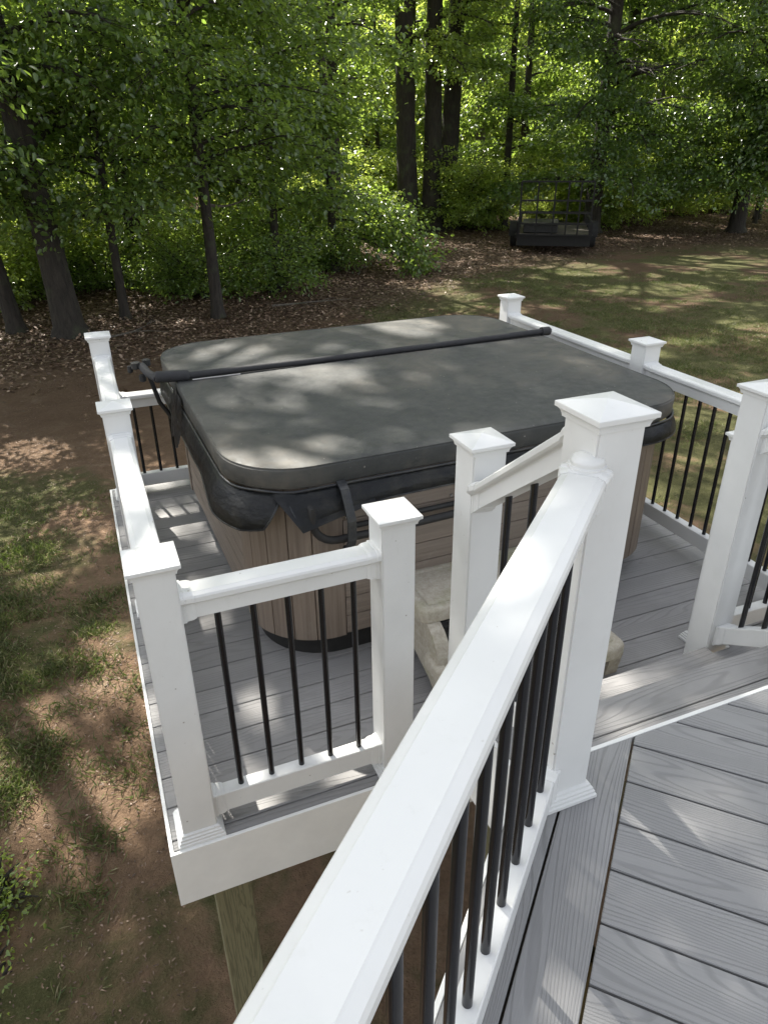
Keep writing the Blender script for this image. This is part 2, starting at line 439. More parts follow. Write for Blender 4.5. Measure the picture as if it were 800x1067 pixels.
# ------------------------------------------------------------------ railings
PH = .0555
def post(parent, x, y, z0, ztop, trim=True, cut=None):
    bm = bmesh.new(); square_stack(bm, [(PH, z0), (PH, ztop - .004)], (x, y))
    bmesh.ops.bevel(bm, geom=[e for e in bm.edges if abs(e.verts[0].co.z - e.verts[1].co.z) > .1], offset=.004, segments=2, affect='EDGES')
    po = bmobj('post', bm, M['vinyl'], parent, 40)
    bm = bmesh.new()
    square_stack(bm, [(.0565, ztop - .031), (.0595, ztop - .030), (.0605, ztop - .024), (.0625, ztop - .018), (.066, ztop - .0135), (.0672, ztop - .012),
                      (.0672, ztop - .0105), (.0714, ztop - .010), (.0716, ztop - .001), (.0708, ztop + .0006), (.040, ztop + .0085), (.004, ztop + .0165)], (x, y))
    bmobj('post_cap', bm, M['vinyl'], po)
    if trim:
        bm = bmesh.new()
        square_stack(bm, [(.0765, z0 + .001), (.0765, z0 + .011), (.0725, z0 + .013), (.0725, z0 + .021), (.0685, z0 + .023), (.0685, z0 + .030), (.0635, z0 + .033), (.0625, z0 + .040), (.0562, z0 + .043)], (x, y))
        if cut is not None:
            r = bmesh.ops.bisect_plane(bm, geom=bm.verts[:] + bm.edges[:] + bm.faces[:], plane_co=(x + cut, 0, 0), plane_no=(1, 0, 0), clear_outer=True)
        bmobj('base_trim', bm, M['vinyl'], po)
    return po
TOP = [(0, 0), (.027, 0), (.0295, -.0016), (.041, -.0065), (.0445, -.0125), (.0445, -.027), (.040, -.033), (.0285, -.037), (.0265, -.041), (.0265, -.088)]
BOT = [(0, 0), (.0225, 0), (.0255, -.003), (.0255, -.078), (.022, -.082)]
def profile(half, grow=0.0):
    right = [(w, z) for w, z in half[1:]]
    left = [(-w, z) for w, z in half[1:]][::-1]
    pr = left + right
    if grow:
        zc = (half[0][1] + half[-1][1]) / 2
        pr = [(w + math.copysign(grow, w), z + (grow if z > zc else -grow)) for w, z in pr]
    return pr
def extrude_profile(bm, pr, A, B):
    A = Vector(A); B = Vector(B); d = B - A; d.z = 0; n = Vector((d.y, -d.x, 0)).normalized()
    add_rings(bm, [[P + n * w + Vector((0, 0, z)) for w, z in pr] for P in (A, B)])
def rail_run(parent, A, B, top=.935, bot=.135, bal=None, brk=True, ends=(1, 1)):
    """A, B: points on the walking surface where the rail meets its posts"""
    A = Vector(A); B = Vector(B); zt = Vector((0, 0, top)); zb = Vector((0, 0, bot)); d = B - A; L = Vector((d.x, d.y, 0)).length
    bm = bmesh.new(); extrude_profile(bm, profile(TOP), A + zt, B + zt)
    tr = bmobj('top_rail', bm, M['vinyl'], parent)
    bm = bmesh.new(); extrude_profile(bm, profile(BOT), A + zb, B + zb)
    br = bmobj('bottom_rail', bm, M['vinyl'], parent)
    if brk:
        for t0, t1, t2, en in ((0, .030 / L, .040 / L, ends[0]), (1, 1 - .030 / L, 1 - .040 / L, ends[1])):
            if not en: continue
            for half, off, own in ((TOP, zt, tr), (BOT, zb, br)):
                bm = bmesh.new()
                P0, P1, P2 = (A + d * t + off for t in (t0, t1, t2))
                n = Vector((d.y, -d.x, 0)).normalized()
                rings = [[P + n * w + Vector((0, 0, z)) for w, z in profile(half, g)] for P, g in ((P0, .0075), (P0.lerp(P1, .35), .0075), (P0.lerp(P1, .42), .0048), (P1, .0042), (P2, .0015))]
                add_rings(bm, rings); bmobj('bracket', bm, M['vinyl'], own)
    if bal:
        for t in bal:
            P = A + d * t
            bm = bmesh.new(); add_tube(bm, [P + Vector((0, 0, bot - .01)), P + Vector((0, 0, top - .08))], .0098, 14)
            bmobj('baluster', bm, M['black'], parent, 60)
def even(A, B, first, pitch, n):
    L = (Vector(B) - Vector(A)).length
    return [(first + pitch * k) / L for k in range(n)]

HP = 1.0516
# left side railing
rl = thing('porch_railing', 'white railing with three posts along the left edge of the hot tub deck', 'railing')
XL, YS = .107, (.088, 1.476, 2.868)
for y in YS: post(rl, XL, y, 0, HP)
for a, b_ in ((0, 1), (1, 2)):
    A = (XL, YS[a] + PH, 0); B = (XL, YS[b_] - PH, 0)
    rail_run(rl, A, B, bal=even(A, B, .08, .1025, 12))
# front left short railing
rf = thing('porch_railing', 'short white railing with five black balusters across the front left of the hot tub deck', 'railing')
post(rf, .817, .088, 0, HP)
A = (XL + PH, .088, 0); B = (.817 - PH, .088, 0)
rail_run(rf, A, B, bal=[(.263 + .1055 * k - A[0]) / (B[0] - A[0]) for k in range(5)])
# rear railing, set low
rb = thing('porch_railing', 'low white railing behind the hot tub, joining the farthest left post', 'railing')
A = (XL + PH, 2.868, 0); B = (2.93 - PH, 2.868, 0)
rail_run(rb, A, B, top=.676, bot=.135, bal=[(.235 + .1045 * k - A[0]) / (B[0] - A[0]) for k in range(26)])
# right side railing
rr = thing('porch_railing', 'white railing along the right edge of the hot tub deck, lawn seen through its balusters', 'railing')
for y in (2.868, 1.43, .17): post(rr, 2.93, y, 0, HP)
for (y0, y1, f) in ((1.43, 2.868, .08), (.17, 1.43, .08)):
    A = (2.93, y0 + PH, 0); B = (2.93, y1 - PH, 0)
    if y0 < 1: bl = [(1.077 - .1 * k - A[1]) / (B[1] - A[1]) for k in range(-2, 9)]
    else: bl = even(A, B, f, .1025, 13)
    rail_run(rr, A, B, bal=bl, bot=.15)
# front right short railing
rh = thing('porch_railing', 'short white railing mostly hidden behind the tall right stair post, only its cap corner showing', 'railing')
post(rh, 2.40, .19, 0, 1.01)
A = (2.40 + PH, .19, 0); B = (2.93 - PH, .18, 0); rail_run(rh, A, B, bal=even(A, B, .07, .1, 4))
# stair railings
rg = thing('stair_railing', 'white sloping handrail from the big front post down to the post beside the tan step', 'railing')
post(rg, 1.085, .035, 0, 1.262)
A = Vector((.985, F0.y + PH, .605)); B = Vector((1.065, .035 - PH, .21))
rail_run(rg, A, B, top=.93, bot=.14, bal=[.14, .40, .66])
re_ = thing('stair_railing', 'white stair railing at the right edge with a tall post on the tub deck', 'railing')
post(re_, 2.235, .045, 0, 1.27, cut=-.045)
post(re_, 2.235, -.66, ZN, ZN + HP)
A = Vector((2.235, .045 - PH, .135)); B = Vector((2.235, -.66 + PH, .505))
rail_run(re_, A, B, top=1.0, bot=.14, bal=[.14 + .16 * k for k in range(6)])
# near railing
rn = thing('deck_railing', 'long white foreground handrail running from bottom left up to the big capped post', 'railing')
post(rn, F0.x, F0.y, ZN, ZN + 1.036)
E0 = Vector((.916, -.657, 0)) + Vector((-.736, -.677, 0)) * 2.2; post(rn, E0.x, E0.y, ZN, ZN + 1.036)
A = F0 + Vector((-.048, -.020, ZN)) - U * .022 - V * .0; B = E0 + Vector((.736, .677, 0)) * .07 + Vector((0, 0, ZN))
A.x += .006
L = (B - A).length
bl = []
for k in range(0, 20):
    P = Vector((.846, -.692, ZN)) - U * (.105 * k)
    t = (A - P).dot((A - B).normalized()) / L
    if 0 < t < .98: bl.append(t)
rail_run(rn, A, B, top=.93, bot=.12, bal=bl)
bm = bmesh.new()                                # swivel knuckle where the rail turns onto the post
for r_, z0, z1 in ((.036, -.075, -.012), ):
    add_rings(bm, [[(A.x + math.cos(a) * rr_, A.y + math.sin(a) * rr_, ZN + .93 + zz) for a in [2 * math.pi * k / 24 for k in range(24)]]
                   for rr_, zz in ((.038, -.09), (.039, .004), (.038, .008), (.034, .009), (.033, .012), (.034, .015), (.031, .022), (.021, .027), (.006, .029))])
bmobj('swivel_bracket', bm, M['vinyl'], rn, 50)

# ------------------------------------------------------------------ hot tub
TC = Vector((1.567, 1.812, 0)); TR = R(1.3)
tub = thing('hot_tub', 'square brown clad hot tub with black base, filling the middle of the lower deck', 'hot tub', TC, TR)
def rrect(hx, hy, r, n=10):
    """rounded rectangle, counter-clockwise from the front-left corner arc"""
    pts = []
    for cx, cy, a0 in ((hx - r, -hy + r, -90), (hx - r, hy - r, 0), (-hx + r, hy - r, 90), (-hx + r, -hy + r, 180)):
        for k in range(n + 1):
            a = R(a0 + 90 * k / n); pts.append((cx + r * math.cos(a), cy + r * math.sin(a)))
    return pts
HX, HY, RC = 1.05, 1.045, .30
bm = bmesh.new()
add_rings(bm, [[(x, y, z) for x, y in rrect(HX - .035 + g, HY - .035 + g, RC)] for z, g in ((0, 0), (.10, .0), (.125, .01), (.127, .01))])
bmobj('base', bm, M['base'], tub, 40)
bm = bmesh.new()
add_rings(bm, [[(x, y, z) for x, y in rrect(HX - .012, HY - .012, RC)] for z in (.12, .86)])
bmobj('shell', bm, M['dark'], tub, 40)
def flat_panel(c, t, n, half):
    # horizontal boards with small grooves
    bm = bmesh.new(); prof = []
    z = .122; h = .094
    while z < .85:
        z1 = min(z + h, .86)
        prof += [(.0, z), (.012, z + .003), (.014, z + h * .5), (.012, z1 - .003), (.0, z1)]
        z = z1
    A = [bm.verts.new((c[0] + t[0] * -half + n[0] * d, c[1] + t[1] * -half + n[1] * d, z)) for d, z in prof]
    B = [bm.verts.new((c[0] + t[0] * half + n[0] * d, c[1] + t[1] * half + n[1] * d, z)) for d, z in prof]
    for i in range(len(A) - 1): bm.faces.new((A[i], B[i], B[i + 1], A[i + 1]))
    bm.faces.new(A[::-1]); bm.faces.new(B)
    return bmobj('side_panel', bm, M['siding'], tub)
FH = HX - RC - .035
flat_panel((0, -HY - .0, 0), (1, 0), (0, -1), FH); flat_panel((0, HY, 0), (-1, 0), (0, 1), FH)
flat_panel((HX, 0, 0), (0, 1), (1, 0), FH); flat_panel((-HX, 0, 0), (0, -1), (-1, 0), FH)
for sx, sy, a0 in ((1, -1, -90), (1, 1, 0), (-1, 1, 90), (-1, -1, 180)):
    cx, cy = sx * (HX - RC), sy * (HY - RC)
    bm = bmesh.new(); path = []
    def ap(a, rad): return (cx + rad * math.cos(a), cy + rad * math.sin(a))
    n_pl = 5; ext = .030
    # straight lead-in, planked arc, straight lead-out
    a_s, a_e = R(a0), R(a0 + 90)
    ts, te = (math.sin(a_s), -math.cos(a_s)), (-math.sin(a_e), math.cos(a_e))
    for q in (ext, ext * .5): p0 = ap(a_s, RC + .018); path.append((p0[0] + ts[0] * q, p0[1] + ts[1] * q))
    for k in range(n_pl):
        b0 = a_s + (a_e - a_s) * k / n_pl; b1 = a_s + (a_e - a_s) * (k + 1) / n_pl; g = (b1 - b0) * .03
        if k: path.append(ap(b0, RC + .010))
        for f in (.0, .33, .66, 1): path.append(ap(b0 + g + (b1 - b0 - 2 * g) * f, RC + .019))
    for q in (ext * .5, ext): p0 = ap(a_e, RC + .018); path.append((p0[0] + te[0] * q, p0[1] + te[1] * q))
    inner = [(cx + (x - cx) * .93, cy + (y - cy) * .93) for x, y in path][::-1]
    add_rings(bm, [[(x, y, z) for x, y in path + inner] for z in (.121, .86)])
    bmobj('corner_panel', bm, M['corner'], tub, 25)
for x, z in ((-.60, .20), (-.70, .70), (-.22, .70), (.1, .70), (.66, .27)):
    bm = bmesh.new(); add_tube(bm, [(x, -HY - .012, z), (x, -HY - .019, z)], [.008, .006], 10); bmobj('screw', bm, M['metal'], tub, 40)

# cover
cov = thing('tub_cover', 'dusty dark grey folding vinyl cover lying on the hot tub', 'cover', TC + Vector((0, 0, .855)), TR)
LX, LY, LR = 1.13, 1.062, .30
SEAM = .245
def lid_half(name, y0, y1, r_front, r_back, tilt):
    pts = []
    def arc(cx, cy, r, a0):
        for k in range(13):
            a = R(a0 + 90 * k / 12); pts.append((cx + r * math.cos(a), cy + r * math.sin(a)))
    for (sx, yy, r, a0) in ((1, y0, r_front, -90), (1, y1, r_back, 0), (-1, y1, r_back, 90), (-1, y0, r_front, 180)):
        arc(sx * (LX - r), yy + (r if yy == y0 else -r), r, a0)
    cy = (y0 + y1) / 2
    def ring(ins, z): 
        out = []
        for x, y in pts:
            sx = (LX - ins) / LX; sy = ((y1 - y0) / 2 - ins) / ((y1 - y0) / 2)
            yy = cy + (y - cy) * sy
            out.append((x * sx, yy, z + (tilt(yy) if z > .05 else 0)))
        return out
    bm = bmesh.new()
    rings = [ring(.003, .006), ring(0, .012), ring(-.002, .076), ring(-.001, .084), ring(.004, .0895), ring(.012, .0925)]
    L = add_rings(bm, rings, cap=False)
    bm.faces.new(L[0][::-1])
    # top: inset rings then fill, slightly sagging
    prev = L[-1]
    hd = (y1 - y0) / 2
    for ins in (.15, .35, .6, .8, .97):
        rg_ = [bm.verts.new(p) for p in ring(ins * hd, .0925 - .006 * ins)]
        for i in range(len(prev)):
            j = (i + 1) % len(prev); bm.faces.new((prev[i], prev[j], rg_[j], rg_[i]))
        prev = rg_
    bm.faces.new(prev)
    return bmobj(name, bm, M['lid'], cov, 35)
tl = lambda y: .018 * max(0, 1 - abs(y - SEAM) / 1.2)
lid_half('front_half', -LY, SEAM - .006, LR, .02, tl)
lid_half('back_half', SEAM + .006, LY, .02, LR, tl)
bm = bmesh.new(); pp = [(x, y, .0905) for x, y in rrect(LX - .004, LY - .004, LR, 12)]
pp = [(x, y, z + tl(y)) for x, y, z in pp]; add_tube(bm, pp + [pp[0]], .0032, 6); bmobj('top_piping', bm, M['lid'], cov, 60)
bm = bmesh.new()                                # piping along the lower edge of the slab
pp = [(x, y, -.002 + .003 * math.sin(i)) for i, (x, y) in enumerate(rrect(LX + .004, LY + .004, LR, 12))]
add_tube(bm, pp + [pp[0]], .006, 8); bmobj('edge_piping', bm, M['skirt'], cov, 60)
# skirt: vinyl curtain with a slit and loose flap at the front-left corner
rs = np.random.RandomState(3)
base = rrect(LX - .012, LY - .012, LR, 14)
# resample evenly
def resample(pts, step, closed=True):
    P = np.array(pts + ([pts[0]] if closed else []), float); s = np.r_[0, np.cumsum(np.linalg.norm(np.diff(P, axis=0), axis=1))]
    n = int(s[-1] / step); t = np.linspace(0, s[-1], n, endpoint=False)
    return np.c_[np.interp(t, s, P[:, 0]), np.interp(t, s, P[:, 1])], t, s[-1]
RP, T_, TT = resample(base, .012)
def wob(t, seed, amp):
    r_ = np.random.RandomState(seed); o = 0
    for f in (3, 7, 13, 29): o += r_.uniform(.3, 1) / f * 3 * math.sin(2 * math.pi * f * t / TT + r_.uniform(0, 6))
    return o * amp
ci = min(range(len(RP)), key=lambda i: (RP[i][0] + LX - .17) ** 2 + (RP[i][1] + LY - .02) ** 2)
bm = bmesh.new(); cols = []
for i, (x, y) in enumerate(RP):
    a = RP[(i - 1) % len(RP)]; b_ = RP[(i + 1) % len(RP)]; tn = (b_ - a) / np.linalg.norm(b_ - a); n = np.array((tn[1], -tn[0]))
    t = T_[i]; col = []
    cfl = max(0, 1 - math.hypot(x + LX - .1, y + LY - .1) / .5)      # near the front-left corner
    left_drop = .045 * max(0, min(1, (-LX + .30 - x) / .28))
    drop = .080 + left_drop * .6 + .045 * cfl + wob(t, 5, .003)
    for k in range(8):
        f = k / 7
        out = .016 + .032 * math.sin(f * math.pi * .62) * (1 + 1.2 * cfl) + wob(t + f * .25, 8, .006) * f
        di = i - ci - .5; sh = (1 if di > 0 else -1) * .075 * f ** 1.3 * math.exp(-abs(di) * .012 / .16)
        col.append(bm.verts.new((x + n[0] * out + tn[0] * sh, y + n[1] * out + tn[1] * sh, -.006 - drop * f)))
    cols.append(col)
for i in range(len(cols)):
    if i == ci: continue
    j = (i + 1) % len(cols)
    for k in range(7): bm.faces.new((cols[i][k], cols[j][k], cols[j][k + 1], cols[i][k + 1]))
hem = [cols[(ci + 1 + i) % len(cols)][7].co.copy() for i in range(len(cols))]
edge = [cols[(ci + 1) % len(cols)][k].co.copy() for k in range(7)]; edge2 = [cols[ci][k].co.copy() for k in range(6, -1, -1)]
bmesh.ops.solidify(bm, geom=bm.faces[:], thickness=.003)
sk = bmobj('skirt', bm, M['skirt'], cov, 60)
bm = bmesh.new(); add_tube(bm, edge + hem + edge2, .0042, 6); bmobj('hem', bm, M['skirt'], sk, 60)
# loose flap
def cloth_patch(name, P00, P10, P01, P11, bul, m, nu=10, nv=8, parent=cov):
    bm = bmesh.new(); G = []
    P00, P10, P01, P11 = map(Vector, (P00, P10, P01, P11))
    for j in range(nv + 1):
        row = []
        for i in range(nu + 1):
            u, v = i / nu, j / nv
            p = P00.lerp(P10, u).lerp(P01.lerp(P11, u), v)
            p += Vector(bul) * (math.sin(math.pi * u) * .6 + math.sin(3.1 * v + 4 * u) * .4) * v
            row.append(bm.verts.new(p))
        G.append(row)
    for j in range(nv):
        for i in range(nu): bm.faces.new((G[j][i], G[j][i + 1], G[j + 1][i + 1], G[j + 1][i]))
    bmesh.ops.solidify(bm, geom=bm.faces[:], thickness=.003)
    return bmobj(name, bm, m, parent, 60)
cloth_patch('corner_flap', (-LX + .13, -LY + .015, .0), (-LX + .52, -LY - .0, -.01), (-LX + .22, -LY - .085, -.140), (-LX + .54, -LY - .045, -.085), (0, -.03, .01), M['skirt'])
# strap with buckle at the front, and one by the hinge
def ribbon(name, pts, w, m, parent, side=(1, 0, 0), th=.004):
    bm = bmesh.new(); s = Vector(side)
    rings = []
    for i, p in enumerate(pts):
        p = Vector(p); q = Vector(pts[min(i + 1, len(pts) - 1)]) - Vector(pts[max(i - 1, 0)]); n = q.cross(s).normalized() * th
        rings.append([p - s * w / 2 - n, p + s * w / 2 - n, p + s * w / 2 + n, p - s * w / 2 + n])
    add_rings(bm, rings); return bmobj(name, bm, m, parent)
xs = -.722
sp = ribbon('strap', [(xs, -LY - .004, .012), (xs, -LY - .050, -.006), (xs + .002, -LY - .078, -.055), (xs + .004, -LY - .108, -.12), (xs, -LY - .112, -.20), (xs - .004, -LY - .108, -.225)], .036, M['skirt'], cov)
bm = bmesh.new(); add_box(bm, (xs - .026, -LY - .10, -.295), (xs + .022, -LY - .066, -.238), bev=.006); bmobj('buckle', bm, M['base'], sp)
xh = -LX - .01
for k, (dy, dz) in enumerate(((SEAM + .05, -.20), (SEAM - .02, -.24), (SEAM - .10, -.19))):
    cloth_patch('hinge_fold', (xh - .0, dy, .07), (xh - .0, dy - .07, .06), (xh - .045, dy - .02, dz), (xh - .035, dy - .13, dz + .04), (-.035, .01, 0), M['skirt'], 6, 8)

# grab bar: the curved black tube on the front panel
gb = bmesh.new()
yb = -HY - .075
pts = [(-.862, yb + .06, .80), (-.862, yb, .79)]
pts += [(-.762 - .10 * math.cos(R(a)), yb, .74 - .10 * math.sin(R(a))) for a in range(0, 91, 15)]
pts += [(-.62, yb, .638), (-.4, yb, .64), (-.15, yb, .645)]
gb2 = [(-.15 + .08 * math.sin(R(a)), yb, .725 - .08 * math.cos(R(a))) for a in range(15, 91, 15)] + [(-.07, yb, .76), (-.07, yb + .045, .80)]
add_tube(gb, pts + gb2, .0165, 12); o = bmobj('grab_bar', gb, M['base'], tub, 60)
bm = bmesh.new(); add_tube(bm, [(-.68, yb + .045, .662), (-.62, yb + .035, .668), (-.25, yb + .035, .672), (-.12, yb + .045, .665)], .012, 10); bmobj('cross_tube', bm, M['base'], o, 60)

# cover lifter
lf = thing('cover_lifter', 'black padded lifter bar lying across the fold of the hot tub cover', 'cover lifter', TC + Vector((0, 0, .855)), TR)
zb = .128
bm = bmesh.new(); add_tube(bm, [(-LX + .03, SEAM - .012, zb + .004), (-.4, SEAM - .0, zb - .004), (.3, SEAM + .010, zb - .006), (LX + .0, SEAM + .012, zb)], [.018, .0165, .0175, .018], 14)
bmobj('bar', bm, M['foam'], lf, 60)
bm = bmesh.new(); add_tube(bm, [(-LX + .08, SEAM - .040, zb - .014), (-.80, SEAM - .037, zb - .016)], [.005, .005], 8); bmobj('slide_rod', bm, M['metal'], lf, 60)
bm = bmesh.new(); add_tube(bm, [(-LX - .10, SEAM - .0, zb + .012), (-LX - .09, SEAM, zb + .012), (-LX + .06, SEAM - .012, zb + .004), (-LX + .07, SEAM - .012, zb + .004)], [.02, .029, .029, .024], 14); bmobj('grip', bm, M['foam'], lf, 60)
bm = bmesh.new(); add_tube(bm, [(-LX - .085, SEAM + .01, zb), (-LX - .12, SEAM + .10, zb + .008), (-LX - .135, SEAM + .21, zb + .018)], [.022, .021, .022], 12)
arm = bmobj('pivot_arm', bm, M['foam'], lf, 60)
for k, (dx, dy, dz, r_) in enumerate(((-.03, .0, .012, .026), (.028, .03, .014, .022), (-.01, -.05, -.045, .018), (-.06, .02, -.01, .014))):
    bm = bmesh.new(); c = Vector((-LX - .135 + dx, SEAM + .22 + dy, zb + .018 + dz))
    add_tube(bm, [c + Vector((0, 0, -.024)), c + Vector((0, 0, -.02)), c + Vector((0, 0, .010)), c + Vector((0, 0, .014))], [r_ * .7, r_, r_, r_ * .6], 8)
    bmobj('knob', bm, M['base'], arm, 40)
bm = bmesh.new(); add_tube(bm, [(-LX - .115, SEAM + .20, zb - .0), (-LX - .075, SEAM + .21, -.06), (-HX - .045, SEAM + .20, -.26)], [.012, .012, .012], 10); bmobj('support_arm', bm, M['base'], lf, 60)
bm = bmesh.new(); add_tube(bm, [(LX - .01, SEAM + .012, zb), (LX + .045, SEAM + .012, zb - .002), (LX + .055, SEAM + .012, zb - .004)], [.027, .027, .02], 14); bmobj('end_cap', bm, M['foam'], lf, 60)

# ------------------------------------------------------------------ tan step stool
sl = thing('tub_step', 'weathered tan plastic two tier step standing against the front of the hot tub', 'step', (1.52, .40, 0))
def slab(name, x0, x1, y0, y1, z0, z1, parent, r=.045):
    bm = bmesh.new(); hx, hy = (x1 - x0) / 2, (y1 - y0) / 2; cx, cy = (x0 + x1) / 2, (y0 + y1) / 2
    add_rings(bm, [[(cx + x, cy + y, z) for x, y in rrect(hx - i, hy - i, max(.01, r - i), 6)] for i, z in ((.012, z0), (0, z0 + .006), (0, z1 - .014), (.006, z1 - .004), (.016, z1), (.04, z1), (.046, z1 - .005), (.05, z1))])
    return bmobj(name, bm, M['stool'], parent, 40)
# local coordinates around (1.52,.40)
slab('upper_tread', -.425, .385, .035, .36, .30, .365, sl)
slab('lower_tread', -.425, .385, -.265, .04, .115, .18, sl)
for x in (-.405, .325):
    bm = bmesh.new()
    n = 10; outer = []; inner = []
    # curved side frame sweeping from the upper tread down to the lower tread
    pr = [(.34, .31), (.34, .0), (.27, .0), (.25, .06), (.16, .10), (.0, .05), (-.06, .0), (-.22, .0), (-.24, .125), (-.14, .125), (-.09, .13)]
    pr += [(-.09 + .17 * (1 - math.cos(R(a))), .13 + .18 * math.sin(R(a))) for a in range(15, 91, 15)]
    add_rings(bm, [[(xx, y, z) for y, z in pr] for xx in (x, x + .06)])
    bmobj('side_frame', bm, M['stool'], sl)

# ------------------------------------------------------------------ ground
bm = bmesh.new()
N = 120
gx = np.r_[np.linspace(-400, -30, 8), np.linspace(-26, 50, 110), np.linspace(56, 420, 8)]
gy = np.r_[np.linspace(-300, -12, 6), np.linspace(-10, 70, 110), np.linspace(76, 500, 8)]
def gz(x, y):
    z = GZ + .05 * math.sin(x * .7 + 1.3) * math.sin(y * .55) + .03 * math.sin(x * 1.9 + y * 1.3)
    z -= .24 * max(0, min(1, (5 - y) / 3.5))
    z += .35 * max(0, min(1, (y - 24) / 30)) * math.sin(x * .16 + .5)
    d = math.hypot(x, y)
    z += max(0, min(1.0, (y - 34) / 60.)) * 3.2
    return z
grid = [[bm.verts.new((x, y, gz(x, y))) for x in gx] for y in gy]
for j in range(len(gy) - 1):
    for i in range(len(gx) - 1): bm.faces.new((grid[j][i], grid[j][i + 1], grid[j + 1][i + 1], grid[j + 1][i]))
g = bmobj('ground', bm, M['ground'], None, 180); g['kind'] = 'structure'

# ------------------------------------------------------------------ leaves (numpy)
def leaf_mesh(name, P, D, Nn, L, W, tone, m, parent=None):
    n = len(P); S = np.cross(D, Nn); S /= np.linalg.norm(S, axis=1)[:, None] + 1e-9; Nn = np.cross(S, D)
    L = L[:, None]; W = W[:, None]
    v = np.empty((n, 6, 3))
    v[:, 0] = P
    v[:, 1] = P + D * L * .28 + S * W * .42 + Nn * W * .10
    v[:, 2] = P + D * L * .68 + S * W * .34 + Nn * W * .06
    v[:, 3] = P + D * L - Nn * L * .12
    v[:, 4] = P + D * L * .68 - S * W * .34 + Nn * W * .06
    v[:, 5] = P + D * L * .28 - S * W * .42 + Nn * W * .10
    me = bpy.data.meshes.new(name)
    me.vertices.add(n * 6); me.vertices.foreach_set('co', v.ravel())
    me.loops.add(n * 8); me.polygons.add(n * 2)
    idx = (np.arange(n) * 6)[:, None] + np.array([0, 1, 2, 3, 0, 3, 4, 5])
    me.loops.foreach_set('vertex_index', idx.ravel().astype(np.int32))
    me.polygons.foreach_set('loop_start', (np.arange(n * 2) * 4).astype(np.int32))
    a = me.attributes.new('tone', 'FLOAT', 'POINT'); a.data.foreach_set('value', np.repeat(tone, 6).astype(np.float32))
    me.update(calc_edges=True)
    me.materials.append(m)
    if parent is False: return me
    return link(name, me, None, parent)
def unit(a): return a / (np.linalg.norm(a, axis=-1, keepdims=True) + 1e-9)

SUN_GAPS = [(-0.84, 6.53, 0.34), (-0.5, 6.96, 0.22), (-1.16, 7.01, 0.3), (-0.85, 5.91, 0.2), (-0.46, 4.66, 0.16), (-0.71, 3.06, 0.14), (-0.64, 2.82, 0.12), (1.04, 1.38, 0.22), (1.36, 1.01, 0.16), (0.85, 0.03, 0.16), (0.95, 1.7, 0.2), (2.15, 1.93, 0.25), (0.36, 2.4, 0.12), (0.31, 0.17, 0.1), (3.32, 14.14, 1.0), (-0.72, 20.69, 0.8), (8.48, 17.61, 0.9), (8.35, 15.66, 0.6), (13.7, 17.9, 1.0), (13.44, 19.57, 1.0), (14.62, 16.85, 0.8), (14.09, 14.37, 0.8), (19.0, 17.25, 1.2), (21.55, 18.48, 1.4), (12.49, 12.91, 0.5), (12.44, 10.31, 0.5), (12.75, 15.01, 0.6), (1.24, 18.32, 0.7), (5.33, 16.4, 0.8), (-1.15, 8.77, 0.3)]  # chosen sun patch spots; leaves on the sun ray to each are removed
def canopy_keep(P, rnd):
    """openings cut through the canopy along the sun direction, so sun patches land below"""
    qx = P[:, 0] + .168 * P[:, 2]; qy = P[:, 1] - .792 * P[:, 2]
    r_ = np.random.RandomState(21); f = np.zeros(len(P))
    for wl in (5.5, 4.1, 3.0, 2.2, 1.6, 1.1):
        a = r_.uniform(0, 6.28); f += np.sin((qx * math.cos(a) + qy * math.sin(a)) * 6.28 / wl + r_.uniform(0, 6.28))
    hole = f > 1.75 + rnd * .35
    gap = np.zeros(len(P), bool)
    for x, y, r in SUN_GAPS: gap |= np.hypot(qx - x, (qy - y) * .8) < r * (1.9 if x < 0 and y < 9 else 1.15)
    hole &= ~((qy < -.5) & (qx > -.8) & (qx < 6))
    gap &= ~((qy < -.5) & (qx > -.8) & (qx < 6))  # leaves kept where they shade the upper deck
    return ~((hole & (P[:, 2] > 5.0)) | (gap & (P[:, 2] > 3.2)))
